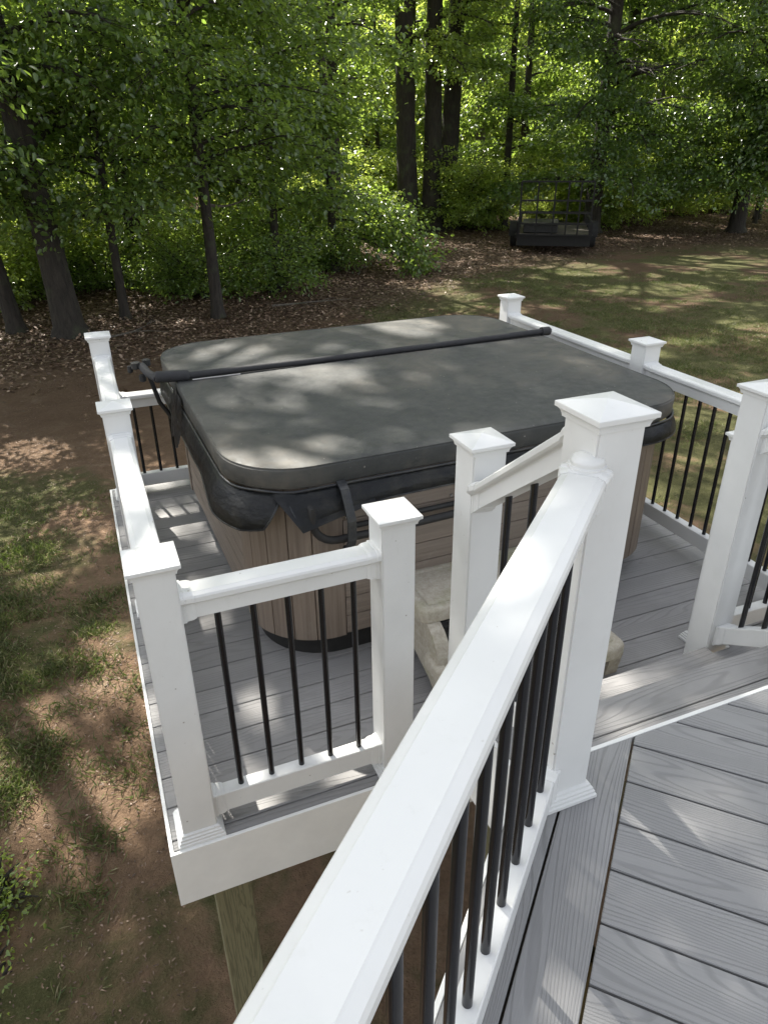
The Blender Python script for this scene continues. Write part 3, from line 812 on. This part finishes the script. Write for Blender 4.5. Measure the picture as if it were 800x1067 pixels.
class Tree:
    def __init__(s, seed):
        s.r = np.random.RandomState(seed); s.bm = bmesh.new(); s.P = []; s.D = []; s.L = []; s.tone = []
    def limb(s, p, az, L, rise, droop, rad, n=7, wig=.08):
        pts = [np.array(p, float)]; e = rise
        for k in range(n):
            az += s.r.normal() * wig; d = np.array((math.sin(az) * math.cos(e), math.cos(az) * math.cos(e), math.sin(e)))
            pts.append(pts[-1] + d * L / n); e -= droop / n
        add_tube(s.bm, pts, [max(.004, rad * (1 - .85 * k / n)) for k in range(n + 1)], 6)
        return pts
    def spray(s, pts, tw, step, leaf, start=.25, leafstep=.06, spread=.17, tone=.5):
        """flat sprays of twigs with leaves along a limb"""
        P = np.array(pts); seg = np.linalg.norm(np.diff(P, axis=0), axis=1); cs = np.r_[0, np.cumsum(seg)]; T = cs[-1]
        t = T * start; side = 1
        while t < T * 1.0:
            c = np.array([np.interp(t, cs, P[:, k]) for k in range(3)])
            i = min(len(P) - 2, int(np.searchsorted(cs, t) - 1)); d = unit(P[i + 1] - P[i])
            h = np.array((-d[1], d[0], 0)) * side; h = unit(h)
            f = t / T; ln = tw * (.45 + .9 * math.sin(math.pi * min(1, f * .92))) * s.r.uniform(.6, 1.25)
            dr = unit(h * .8 + d * .65 + np.array((0, 0, s.r.uniform(-.25, .22))))
            n = max(3, int(ln / leafstep)); q = np.linspace(.06, 1, n)[:, None]
            Q = c + dr * ln * q + np.array((0, 0, -1.)) * (q ** 2) * ln * s.r.uniform(.05, .35)
            for rep in range(2):
                off = s.r.normal(size=(n, 3)) * np.array((spread, spread, spread * .7))
                ld = unit(dr + s.r.normal(size=(n, 3)) * .65 + np.array((0, 0, -.25)))
                s.P.append(Q + off); s.D.append(ld); s.L.append(leaf * s.r.uniform(.6, 1.2, n))
                s.tone.append(np.clip(s.r.normal(tone, .32, n), 0, 1))
            if ln > .5: add_tube(s.bm, [c, c + dr * ln * .5, Q[-1]], [.007, .005, .002], 3, False)
            t += step * s.r.uniform(.6, 1.4); side = -side
    def bough(s, p, az, L, rise=.35, droop=.8, rad=.04, tw=1.0, step=.16, leaf=.10, tone=.5, start=.25, leafstep=.06, spread=.12, subs=2):
        pts = s.limb(p, az, L, rise, droop, rad)
        s.spray(pts, tw, step, leaf, start, leafstep, spread, tone)
        for k in range(subs):
            q = pts[2 + k % 4]; sp = s.limb(q, az + s.r.choice((-1, 1)) * s.r.uniform(.4, .9), L * s.r.uniform(.35, .55), s.r.uniform(-.1, .3), droop * .7, rad * .5, 5)
            s.spray(sp, tw * .75, step, leaf, .1, leafstep, spread, tone)
    def trunk(s, p, top, rad, n=10, flare=1.5, wig=.05):
        p = np.array(p, float); top = np.array(top, float); pts = []; H = np.linalg.norm(top - p); off = np.zeros(3)
        for k in range(n + 1):
            f = k / n; off = off + s.r.normal(size=3) * np.array((wig, wig, 0)) * (k > 0) * .5
            pts.append(p + (top - p) * f + off * min(1, f * 3))
        # root flare
        f0 = pts[0].copy(); pts2 = [f0 - np.array((0, 0, .3)), f0 + (pts[1] - f0) * .02, f0 + (pts[1] - f0) * .12, f0 + (pts[1] - f0) * .4] + pts[1:]
        fr = [0, .02 / n, .12 / n, .4 / n] + [k / n for k in range(1, n + 1)]
        rr_ = [rad * flare * 1.1, rad * flare, rad * 1.15, rad * 1.02] + [rad * (1 - .75 * f) for f in fr[4:]]
        add_tube(s.bm, pts2, rr_, 12)
        return pts
    def crown_mesh(s, name, m, parent, wfac=.74, bias=.35):
        P = np.concatenate(s.P); D = np.concatenate(s.D); L = np.concatenate(s.L); t = np.concatenate(s.tone)
        if parent is not None and parent.type == 'EMPTY' and parent.get('category') == 'tree':
            k_ = canopy_keep(P + np.array(parent.location), s.r.normal(size=len(P))); P, D, L, t = P[k_], D[k_], L[k_], t[k_]
        n = len(P)
        Nn = unit(s.r.normal(size=(n, 3)) * .75 + np.array((0, 0, 1.0)))
        return leaf_mesh(name, P, D, Nn, L, L * wfac * s.r.uniform(.8, 1.15, n), t, m, parent)

def make_tree(name, label, seed, loc, H=17, rad=.2, lean=(0, 0), low=(2.0, 8.5, 14, 3.2), leaf=.10, m='leafA', bark='bark', tone=.5,
              high=26, stems=None, hleaf=.17, group=None, az_pref=None, rz=0, hden=1., az_fn=None, hspread=.30, hstart=.5):
    t = Tree(seed); root = thing(name, label, 'tree', loc, rz, group)
    stems = stems or [((0, 0), lean, rad)]
    r = t.r
    spines = []
    for (ox, oy), ln, rd in stems:
        spines.append((t.trunk((ox, oy, 0), (ox + ln[0] * H, oy + ln[1] * H, H), rd), rd))
    z0, z1, n, L = low
    for k in range(n):                                           # low leafy boughs
        pts, rd = spines[k % len(spines)]; z = z0 + (z1 - z0) * ((k + r.uniform(0, 1)) / n)
        i = min(len(pts) - 2, int(z / H * (len(pts) - 1))); f = z / H * (len(pts) - 1) - i; p = pts[i] + (pts[i + 1] - pts[i]) * f
        az = az_fn(z, r) if az_fn else r.uniform(0, 2 * math.pi) if az_pref is None or r.rand() < .35 else az_pref + r.normal() * .7
        t.bough(p, az, L * r.uniform(.6, 1.2), r.uniform(-.15, .1) if (az_fn and z < 2.3) else r.uniform(.1, .5), r.uniform(.5, 1.1), rd * .2 + .015, L * .32, .21, leaf * 1.3, tone, .10, .062, .18)
    for k in range(high):                                        # upper canopy, bigger clumps
        pts, rd = spines[k % len(spines)]; z = H * (hstart + (.98 - hstart) * (k + .5) / high)
        i = min(len(pts) - 2, int(z / H * (len(pts) - 1))); p = pts[i]
        t.bough(p, k * 2.4 + r.uniform(-.4, .4), H * hspread * (1.15 - .55 * k / high) * r.uniform(.7, 1.15), r.uniform(.3, .8), r.uniform(.3, .9), rd * .3 + .01, 1.3, .24 / hden, hleaf, tone, .2, .12, .22, 2)
    bmobj('trunk', t.bm, M[bark], root, 60)
    t.crown_mesh('crown', M[m], root)
    return root
def copy_thing(o, loc, rz, sc, label=None, name=None, group=None):
    c = o.copy(); C.objects.link(c); c.location = loc; c.rotation_euler = (0, 0, rz); c.scale = (sc, sc, sc)
    if label: c['label'] = label
    if group: c['group'] = group
    elif 'group' in c: del c['group']
    for ch in list(o.children):
        d = ch.copy(); C.objects.link(d); d.parent = c
    return c
def gl(x, y, dz=-.02): return (x, y, gz(x, y) + dz)

# --- named trees along the wood edge
EDGE = 'trees along the front edge of the wood'
T1 = make_tree('broadleaf_tree', 'thick dark trunk leaning left, just left of the farthest left railing post', 11, gl(-.28, 14.2), 21, .27, (-.03, .0), (2.6, 8, 22, 3.2), .10, 'leafB', high=13, hden=.62)
T2 = make_tree('broadleaf_tree', 'dark leaning trunk at the far left edge of the photo', 12, gl(-1.32, 15.1), 18, .16, (-.07, .02), (2.2, 7, 16, 3.0), .10, 'leafB', high=4, hden=.6)
T3 = make_tree('young_tree', 'thin dark trunk between the thick leaning trunk and the slim pale one', 13, gl(.86, 15.2), 16, .095, (-.0, .0), (1.8, 7, 24, 2.6), .09, 'leafA', high=9)
T4 = make_tree('young_tree', 'slim straight tree with a pale crooked side branch, behind the rear left of the tub', 14, gl(2.81, 14.8), 19, .125, (-.0, .01), (2.6, 7.5, 34, 2.6), .09, 'leafA', bark='bark', high=10)
# crooked side branch of the slim tree
tb = Tree(5); pts = tb.limb((.06, 0, 2.35), R(112), 1.0, -.15, -.9, .035, 6, .05); bmobj('side_branch', tb.bm, M['bark2'], T4, 60)
T5 = make_tree('broadleaf_tree', 'dark trunk leaning left deeper in the wood, behind the thin young tree', 15, gl(1.9, 22.0), 18, .24, (-.06, .0), (2.6, 9, 24, 3.4), .11, 'leafA', high=12)
TP = make_tree('multi_stem_tree', 'big dark cluster of three tall trunks growing together behind the hot tub', 16, gl(14.2, 28.4), 22, .4, (0, 0), (5.4, 13, 16, 3.4), .12, 'leafC',
               stems=[((-.6, .1), (-.03, .0), .46), ((.35, -.2), (.0, .0), .42), ((1.25, .2), (.035, .01), .44)], high=26, hleaf=.2, hspread=.42)
# bough that hangs over the rear-left corner of the tub view, from a tree standing behind it
TB = make_tree('broadleaf_tree', 'tree with bright green boughs hanging low over the litter, left of the three trunks', 17, gl(7.2, 19.6), 15, .13, (-.02, -.01), (.9, 7.0, 24, 3.2), .10, 'leafA', az_fn=lambda z, r: R(r.uniform(85, 130)) if z < 2.3 else R(r.uniform(200, 320)), tone=.62, high=9)
TC2 = make_tree('broadleaf_tree', 'leafy tree with low hanging foliage directly behind the middle of the cover', 18, gl(5.0, 17.8), 15, .11, (0, 0), (1.5, 6.5, 20, 3.0), .10, 'leafA', az_pref=R(190), tone=.55, high=9)
TX = make_tree('broadleaf_tree', 'tall straight dark trunk rising left of the three trunk cluster', 24, gl(8.9, 24.2), 23, .21, (.0, -.01), (5, 10, 8, 3.0), .12, 'leafA', high=26, hleaf=.2, hspread=.36, hstart=.42)
TR1 = make_tree('broadleaf_tree', 'dark tree with drooping leafy boughs just right of the black trailer', 19, gl(20.2, 24.6), 19, .34, (0, 0), (1.8, 9.5, 24, 4.2), .12, 'leafB', az_pref=R(215), tone=.4, high=24, hleaf=.2, hspread=.40)
TR2 = make_tree('broadleaf_tree', 'broad dark green tree hanging over the lawn at the right edge of the photo', 20, gl(25.5, 22.0), 18, .3, (0, 0), (1.4, 9, 32, 5.0), .12, 'leafB', az_pref=R(225), tone=.42, high=22)
TR3 = make_tree('broadleaf_tree', 'pale straight trunk rising deep behind the black trailer', 21, gl(24.5, 42.0), 22, .36, (0, 0), (5, 13, 18, 4.2), .15, 'leafC', bark='bark2', high=5)
TR4 = make_tree('broadleaf_tree', 'dark trunk wrapped in foliage between the trailer and the right edge trees', 22, gl(24.5, 29.0), 20, .38, (0.01, 0), (3, 11, 20, 4.2), .13, 'leafA', high=8)
# tree outside the left edge whose large-leaved boughs reach into the photo, close to the deck
tn = Tree(31); near = thing('broadleaf_tree', 'nearest tree, its large dark leaves reaching in from the upper left corner', 'tree', gl(-3.6, 9.2))
NTOP = np.array((2.6, .2, 16.)); sp_ = tn.trunk((0, 0, 0), tuple(NTOP), .2, wig=.02)
for k, (z, az, L, ri) in enumerate(((4.6, 78, 2.5, .25), (5.6, 92, 2.6, .2), (3.9, 70, 2.5, .15), (4.9, 108, 2.6, .1), (6.3, 84, 2.7, .05), (5.9, 64, 2.6, .25), (3.6, 52, 2.4, .10), (6.7, 100, 2.4, .2), (4.2, 95, 2.4, .3))):
    tn.bough(tuple(NTOP * z / 16), R(az), L, ri, .75, .035, .75, .15, .14, .35, .3, .075, .11, 2)
for k in range(26):  # upper crown out of view, leaned and thickened to shade the decks
    z = 10.5 + 5.4 * k / 26
    tn.bough(tuple(NTOP * z / 16), k * 2.4, 5.2 * (1.1 - .4 * k / 26), .4, .6, .06, 1.3, .17, .18, .4, .15, .11, .22, 3)
bmobj('trunk', tn.bm, M['bark'], near, 60); tn.crown_mesh('crown', M['leafB'], near, .55)

# --- trees deeper in the wood: copies
rs = np.random.RandomState(77)
DEEP = 'slender trees deep in the wood'
proto = make_tree('woodland_tree', 'slender tree standing deep in the dim wood among many alike', 41, gl(30, 46), 17, .15, (.01, .0), (1.6, 10, 11, 3.4), .14, 'leafC', bark='bark', high=1, hleaf=.24, group=DEEP, tone=.6)
proto2 = make_tree('woodland_tree', 'slender tree standing deep in the dim wood among many alike', 42, gl(12, 40), 19, .2, (-.02, .0), (2.0, 11, 11, 3.6), .14, 'leafA', bark='bark', high=1, hleaf=.24, group=DEEP, tone=.6)
proto3 = make_tree('woodland_tree', 'slender tree standing deep in the dim wood among many alike', 43, gl(3, 33), 14, .11, (.02, .0), (1.0, 8, 11, 2.8), .13, 'leafC', bark='bark', high=1, hleaf=.22, group=DEEP, tone=.7)
placed = [(8.9, 24.2), (-.28, 14.2), (-1.3, 15.1), (.86, 15.2), (2.8, 14.8), (1.9, 22), (14.2, 28.4), (8.4, 21.5), (5.6, 18.6), (20.2, 24.6), (25.5, 22), (24.5, 42), (24.5, 29), (30, 46), (12, 40), (3, 33), (16, 24), (15, 21)]
cnt = 0
for _ in range(3000):
    if cnt >= 54: break
    az = R(rs.uniform(-16, 58)); d = rs.uniform(19, 66)
    x, y = math.sin(az) * d, math.cos(az) * d - 1.7
    if y < treeline(x) + (4.5 if x > 4 else 2.5): continue
    if 8 < x < 19 and y < 27: continue
    if 23 < math.degrees(math.atan2(x, y + 1.7)) < 29.5 and y < 27: continue
    if any(math.hypot(x - a, y - b_) < 3.0 + d * .02 for a, b_ in placed): continue
    placed.append((x, y)); cnt += 1
    copy_thing([proto, proto2, proto3][cnt % 3], gl(x, y), rs.uniform(0, 6.28), rs.uniform(.8, 1.25), group=DEEP)
# off-frame neighbours that shade yard and deck
OFF = 'trees beside the yard'
for (x, y, sc, pr) in ((-10.5, 15, 1.1, 1), (-9, 20, 1.1, 1), (-11, 26, 1.05, 2), (32, 18, 1.1, 1), (31, 26, 1.1, 0)):
    copy_thing([proto, proto2, T1][pr], gl(x, y), x, sc, 'tree with dense leafy crown standing beside the yard', group=OFF)

# --- understory shrubs and saplings
def make_shrub(name, label, seed, loc, h, leaf, m, n=16, tone=.6, group=None, cat='shrub'):
    t = Tree(seed); root = thing(name, label, cat, loc, 0, group)
    for k in range(n):
        az = t.r.uniform(0, 6.28); L = h * t.r.uniform(.6, 1.15)
        t.bough((t.r.normal() * .06, t.r.normal() * .06, 0), az, L, t.r.uniform(.7, 1.35), t.r.uniform(.3, 1.0), .012 + h * .006, h * .30, .11, leaf, tone, .2, .06, .09, 1)
    bmobj('stem', t.bm, M['bark'], root, 60); t.crown_mesh('foliage', M[m], root, .6); return root
UND = 'leafy saplings on the wood floor'
lab = 'bright leafy sapling on the shaded wood floor among many alike'
s1 = make_shrub('sapling', lab, 51, gl(6.5, 26), 2.6, .11, 'leafC', 18, .6, UND, 'sapling')
s2 = make_shrub('sapling', lab, 52, gl(2.5, 19), 1.7, .09, 'leafA', 16, .6, UND, 'sapling')
s3 = make_shrub('sapling', lab, 53, gl(17, 31), 3.4, .12, 'leafC', 22, .6, UND, 'sapling')
cnt = 0
for _ in range(3000):
    if cnt >= 78: break
    az = R(rs.uniform(-12, 54)); d = rs.uniform(17.5, 62) if cnt % 3 else rs.uniform(17.5, 32)
    x, y = math.sin(az) * d, math.cos(az) * d - 1.7
    if y < treeline(x) + 2.6: continue
    if 10 < x < 20 and y < 25.5: continue
    if 22.5 < math.degrees(math.atan2(x, y + 1.7)) < 30 and y < 28.5: continue
    if any(math.hypot(x - a, y - b_) < 1.0 for a, b_ in placed): continue
    placed.append((x, y)); cnt += 1
    copy_thing([s1, s2, s3][cnt % 3], gl(x, y), rs.uniform(0, 6.28), rs.uniform(.7, 1.3), group=UND)
# far wood: one mass of leaves beyond anything countable
n = 150000; rr2 = np.random.RandomState(9)
az = np.radians(rr2.uniform(-24, 66, n)); d = rr2.uniform(64, 92, n)
hh = rr2.uniform(0, 1, n) ** 1.0 * 26
cl = np.sin(az * 60) * np.cos(hh * .9) + np.sin(d * .7 + hh)
keep = cl > -.9; az, d, hh = az[keep], d[keep], hh[keep]; n = len(az)
P = np.c_[np.sin(az) * d, np.cos(az) * d, hh + .8]
fw = leaf_mesh('distant_wood', P, unit(rr2.normal(size=(n, 3)) + np.array((0, 0, -.3))), unit(rr2.normal(size=(n, 3)) * .6 + np.array((0, 0, 1))), rr2.uniform(.5, 1.1, n), rr2.uniform(.35, .7, n), np.clip(rr2.normal(.6, .25, n), 0, 1), M['leafC'])
tag(fw, 'hazy mass of leaves at the back of the wood', 'woods', kind='stuff')

# --- shrubs and weeds beside the deck
make_shrub('garden_shrub', 'bright yellow green shrub at the left edge, on bare soil below the deck', 61, gl(-1.03, 1.42), .18, .030, 'leafC', 150, 1.0)
for k, (x, y, h) in enumerate(((-1.02, 1.05, .12), (-1.03, .84, .10))):
    make_shrub('weed', ['small green weed low at the left edge, below the bright shrub', 'smallest green weed at the lower left edge of the photo'][k], 63 + k, gl(x, y), h, .035, 'leafC', 12, .8, cat='weed')

# --- litter and grass
def ground_z(x, y):
    return np.array([gz(a, b_) for a, b_ in zip(x, y)])
n = 90000
az = np.radians(rr2.uniform(-14, 52, n)); d = 11 + 40 * rr2.uniform(0, 1, n) ** 1.5
x = np.sin(az) * d; y = np.cos(az) * d - 1.7; k = y > treeline(x) - 1.2 + rr2.normal(size=n) * .9; x, y = x[k], y[k]; n = len(x)
P = np.c_[x, y, ground_z(x, y) + rr2.uniform(.0, .05, n)]
lt = leaf_mesh('leaf_litter', P, unit(np.c_[rr2.normal(size=(n, 2)), rr2.normal(size=n) * .3]), unit(rr2.normal(size=(n, 3)) * .3 + np.array((0, 0, 1))), rr2.uniform(.05, .11, n), rr2.uniform(.03, .07, n), rr2.uniform(0, 1, n) ** 1.3, M['litter'])
tag(lt, 'brown fallen leaves covering the wood floor', 'leaf litter', kind='stuff')
for k, (x, y, a) in enumerate(((4.2, 15.4, 1.9), (7.6, 18.6, .6), (.2, 13.4, 1.2), (10.5, 20.6, 2.2))):
    tt = Tree(90 + k); pts = tt.limb((0, 0, .04), a, 1.9, .06, .08, .028, 8, .18); tt.limb(pts[3], a + .7, .8, .12, .2, .014, 5, .2); tt.limb(pts[5], a - .6, .5, .15, .3, .010, 4, .2)
    fb = bmobj('fallen_branch', tt.bm, M['bark2'], None, 60); fb.location = gl(x, y, 0); tag(fb, 'dead fallen branch lying on the leaf litter', 'branch', 'fallen branches on the wood floor')
def nz(x, y, s, seed):
    r_ = np.random.RandomState(seed); o = np.zeros_like(x)
    for k in range(7):
        a = r_.uniform(0, 6.28); f = s * r_.uniform(.6, 2.2); o += np.sin((x * math.cos(a) + y * math.sin(a)) * f + r_.uniform(0, 6.28))
    return o / 2.6
# grass on the left yard and the right lawn
def blades(name, x, y, size, seed, label, litter_frac=.12):
    r_ = np.random.RandomState(seed); n = len(x)
    P = np.c_[x, y, ground_z(x, y) - .004]
    D = unit(np.c_[r_.normal(size=(n, 2)) * .75, r_.uniform(.35, 1.0, n)])
    tone = np.clip(r_.normal(.45, .22, n), 0, 1)
    o = leaf_mesh(name, P, D, unit(r_.normal(size=(n, 3))), size * r_.uniform(.6, 1.4, n), size * r_.uniform(.08, .15, n), tone, M['grass'])
    return tag(o, label, 'grass', kind='stuff')
n = 230000
x = rr2.uniform(-3.2, .0, n); y = rr2.uniform(-.3, 7.6, n)
m_ = nz(x, y, 1.1, 3) * .5 + nz(x, y, 3.8, 4) * .5 + nz(x, y, 11, 5) * .35 + np.clip((-x + .16 * y - .35) / 1.0, -.8, .7) - 1.2 - np.clip((2.1 - y) * .7, 0, .75) - np.clip((y - 6.3) * 1.2, 0, 2)
k = m_ > rr2.normal(size=n) * .5
blades('grass', x[k], y[k], .062, 1, 'patchy thin grass on the soil left of the hot tub deck')
n = 420000
az = np.radians(rr2.uniform(12, 60, n)); d = 4.5 + 19 * rr2.uniform(0, 1, n) ** .8
x = np.sin(az) * d; y = np.cos(az) * d - 1.7
m_ = nz(x, y, .6, 13) * .4 + nz(x, y, 2.6, 14) * .4 + nz(x, y, 9, 15) * .3 - .1 - np.clip((y - treeline(x) + 2.0) * .8, 0, 3)
k = (m_ > rr2.normal(size=n) * .25 + np.clip((7 - x) * .14, 0, 3)) & (x > 2.0)
blades('grass', x[k], y[k], .055, 2, 'thin dark lawn to the right beyond the railing')
n = 16000
x = rr2.uniform(-3.2, -.02, n); y = rr2.uniform(-.3, 11, n)
P = np.c_[x, y, ground_z(x, y) + .006]
lt = leaf_mesh('leaf_litter', P, unit(np.c_[rr2.normal(size=(n, 2)), rr2.normal(size=n) * .15]), unit(rr2.normal(size=(n, 3)) * .25 + np.array((0, 0, 1))), rr2.uniform(.008, .028, n), rr2.uniform(.005, .014, n), rr2.uniform(0, .85, n), M['litter'])
tag(lt, 'bits of dry leaf and twig on the soil beside the deck', 'leaf litter', kind='stuff')

# ------------------------------------------------------------------ trailer at the edge of the wood
tr = thing('utility_trailer', 'black open utility trailer with a tall ramp gate parked at the edge of the wood', 'trailer', gl(14.9, 19.6, 0), R(-34))
tr.scale = (1.2, 1.2, 1.2)
def bars(name, segs, r_, m='dark', parent=tr):
    bm = bmesh.new()
    for a, b_ in segs:
        a = Vector(a); b_ = Vector(b_); d = (b_ - a); L = d.length; q = d.to_track_quat('Z', 'Y').to_matrix().to_4x4(); q.translation = a
        add_box(bm, (-r_, -r_, 0), (r_, r_, L), q)
    return bmobj(name, bm, M[m], parent)
W2, LT, BZ = 1.0, 3.4, .48
bars('chassis', [((-W2, 0, BZ), (W2, 0, BZ)), ((-W2, LT, BZ), (W2, LT, BZ)), ((-W2, 0, BZ), (-W2, LT, BZ)), ((W2, 0, BZ), (W2, LT, BZ)), ((0, LT, BZ), (0, LT + 1.1, BZ)), ((-W2 * .6, LT, BZ), (0, LT + 1.1, BZ)), ((W2 * .6, LT, BZ), (0, LT + 1.1, BZ))], .045)
bm = bmesh.new(); add_box(bm, (-W2, .02, BZ + .03), (W2, LT, BZ + .055)); bmobj('bed', bm, M['gap'], tr)
sr = []
for sx in (-1, 1):
    sr += [((sx * W2, 0, BZ + .36), (sx * W2, LT, BZ + .36))] + [((sx * W2, y, BZ), (sx * W2, y, BZ + .36)) for y in np.linspace(0, LT, 6)]
sr += [((-W2, LT, BZ + .36), (W2, LT, BZ + .36))]
bars('side_rail', sr, .026)
gt = [((-W2 + .05, -.08, BZ + .03), (-W2 + .05, -.16, BZ + 1.40)), ((W2 - .05, -.08, BZ + .03), (W2 - .05, -.16, BZ + 1.40)), ((-W2 + .05, -.16, BZ + 1.40), (W2 - .05, -.16, BZ + 1.40)), ((-W2 + .05, -.08, BZ + .05), (W2 - .05, -.08, BZ + .05))]
for x in (-.5, -.05, .3, .62): gt.append(((x, -.08, BZ + .03), (x, -.16, BZ + 1.40)))
for z in (.34, .62, .93): gt.append(((-W2 + .05, -.08 - .08 * z / 1.40, BZ + z), (W2 - .05, -.08 - .08 * z / 1.40, BZ + z)))
bars('ramp_gate', gt, .022)
for sx in (-1, 1):
    w = bmesh.new(); c = Vector((sx * (W2 + .16), LT * .55, .33))
    add_tube(w, [c + Vector((-.09, 0, 0)), c + Vector((-.075, 0, 0)), c + Vector((.075, 0, 0)), c + Vector((.09, 0, 0))], [.27, .33, .33, .27], 24)
    wh = bmobj('wheel', w, M['rubber'], tr, 40)
    w = bmesh.new(); add_tube(w, [c + Vector((sx * .088, 0, 0)), c + Vector((sx * .095, 0, 0))], [.17, .12], 16); bmobj('rim', w, M['metal'], wh, 40)
    w = bmesh.new()
    arc = [(c.y + .41 * math.cos(R(a)), c.z + .40 * math.sin(R(a))) for a in range(0, 181, 15)]
    add_rings(w, [[(xx, y, z) for y, z in arc + [(c.y + (y - c.y) * .96, c.z + (z - c.z) * .96) for y, z in arc[::-1]]] for xx in (c.x - .12, c.x + .12)])
    bmobj('fender', w, M['dark'], tr, 40)
bm = bmesh.new(); add_box(bm, (-W2, -.03, BZ - .24), (W2, -.005, BZ - .046)); bmobj('rear_panel', bm, M['dark'], tr)
bars('axle', [((-W2, LT * .55, .33), (W2, LT * .55, .33))], .03)
# load: low dark crate on the bed
ld = thing('storage_box', 'low black box lying on the trailer bed behind the ramp gate', 'box', tr.location + Vector((0, 0, (BZ + .056) * 1.2)), R(-34))
ld.scale = (1.2, 1.2, 1.2)
bm = bmesh.new(); add_box(bm, (-.85, .25, 0), (.1, 1.5, .24), bev=.03); bmobj('tub', bm, M['base'], ld)
bm = bmesh.new(); add_box(bm, (-.88, .22, .242), (.13, 1.53, .275), bev=.012); bmobj('box_lid', bm, M['base'], ld)

# ------------------------------------------------------------------ camera
cd = bpy.data.cameras.new('camera'); cam = bpy.data.objects.new('camera', cd); C.objects.link(cam); SC.camera = cam
cr = Vector((0.9245115668, -0.3810458534, -0.0090785686)); cu = Vector((0.1825013260, 0.4216313954, 0.8882118173)); cf = Vector((0.3346216203, 0.8228189498, -0.4593444755))
cam.matrix_world = Matrix(((cr.x, cu.x, -cf.x, .06717508), (cr.y, cu.y, -cf.y, -1.6920996), (cr.z, cu.z, -cf.z, 2.04464749), (0, 0, 0, 1)))
cd.sensor_fit = 'VERTICAL'; cd.sensor_height = 24; cd.lens = 24 * 744.93 / 1067; cd.clip_start = .05; cd.clip_end = 1500

# ------------------------------------------------------------------ light
SEL, SAZ = R(51), R(-12)                       # elevation; azimuth measured from +Y towards +X
w = bpy.data.worlds.new('World'); SC.world = w; w.use_nodes = True
nt = w.node_tree; bg = nt.nodes['Background']
sky = nt.nodes.new('ShaderNodeTexSky'); sky.sky_type = 'NISHITA'; sky.sun_disc = False
sky.sun_elevation = SEL; sky.sun_rotation = SAZ; sky.dust_density = 2.0; sky.air_density = 1.0; sky.ozone_density = 1.0
hs = nt.nodes.new('ShaderNodeHueSaturation'); hs.inputs['Saturation'].default_value = .26; nt.links.new(sky.outputs[0], hs.inputs['Color']); nt.links.new(hs.outputs[0], bg.inputs[0]); bg.inputs[1].default_value = .10
sd = bpy.data.lights.new('sun', 'SUN'); sd.energy = 4.6; sd.angle = R(.53); sd.color = (1, .95, .86)
so = bpy.data.objects.new('sun', sd); C.objects.link(so)
dirv = Vector((math.sin(SAZ) * math.cos(SEL), math.cos(SAZ) * math.cos(SEL), math.sin(SEL)))
so.rotation_euler = dirv.to_track_quat('Z', 'Y').to_euler(); so.location = dirv * 60
vs = SC.view_settings; vs.view_transform = 'Standard'; vs.look = 'None'; vs.gamma = 1; vs.exposure = 1.95
SC.render.engine = 'CYCLES'
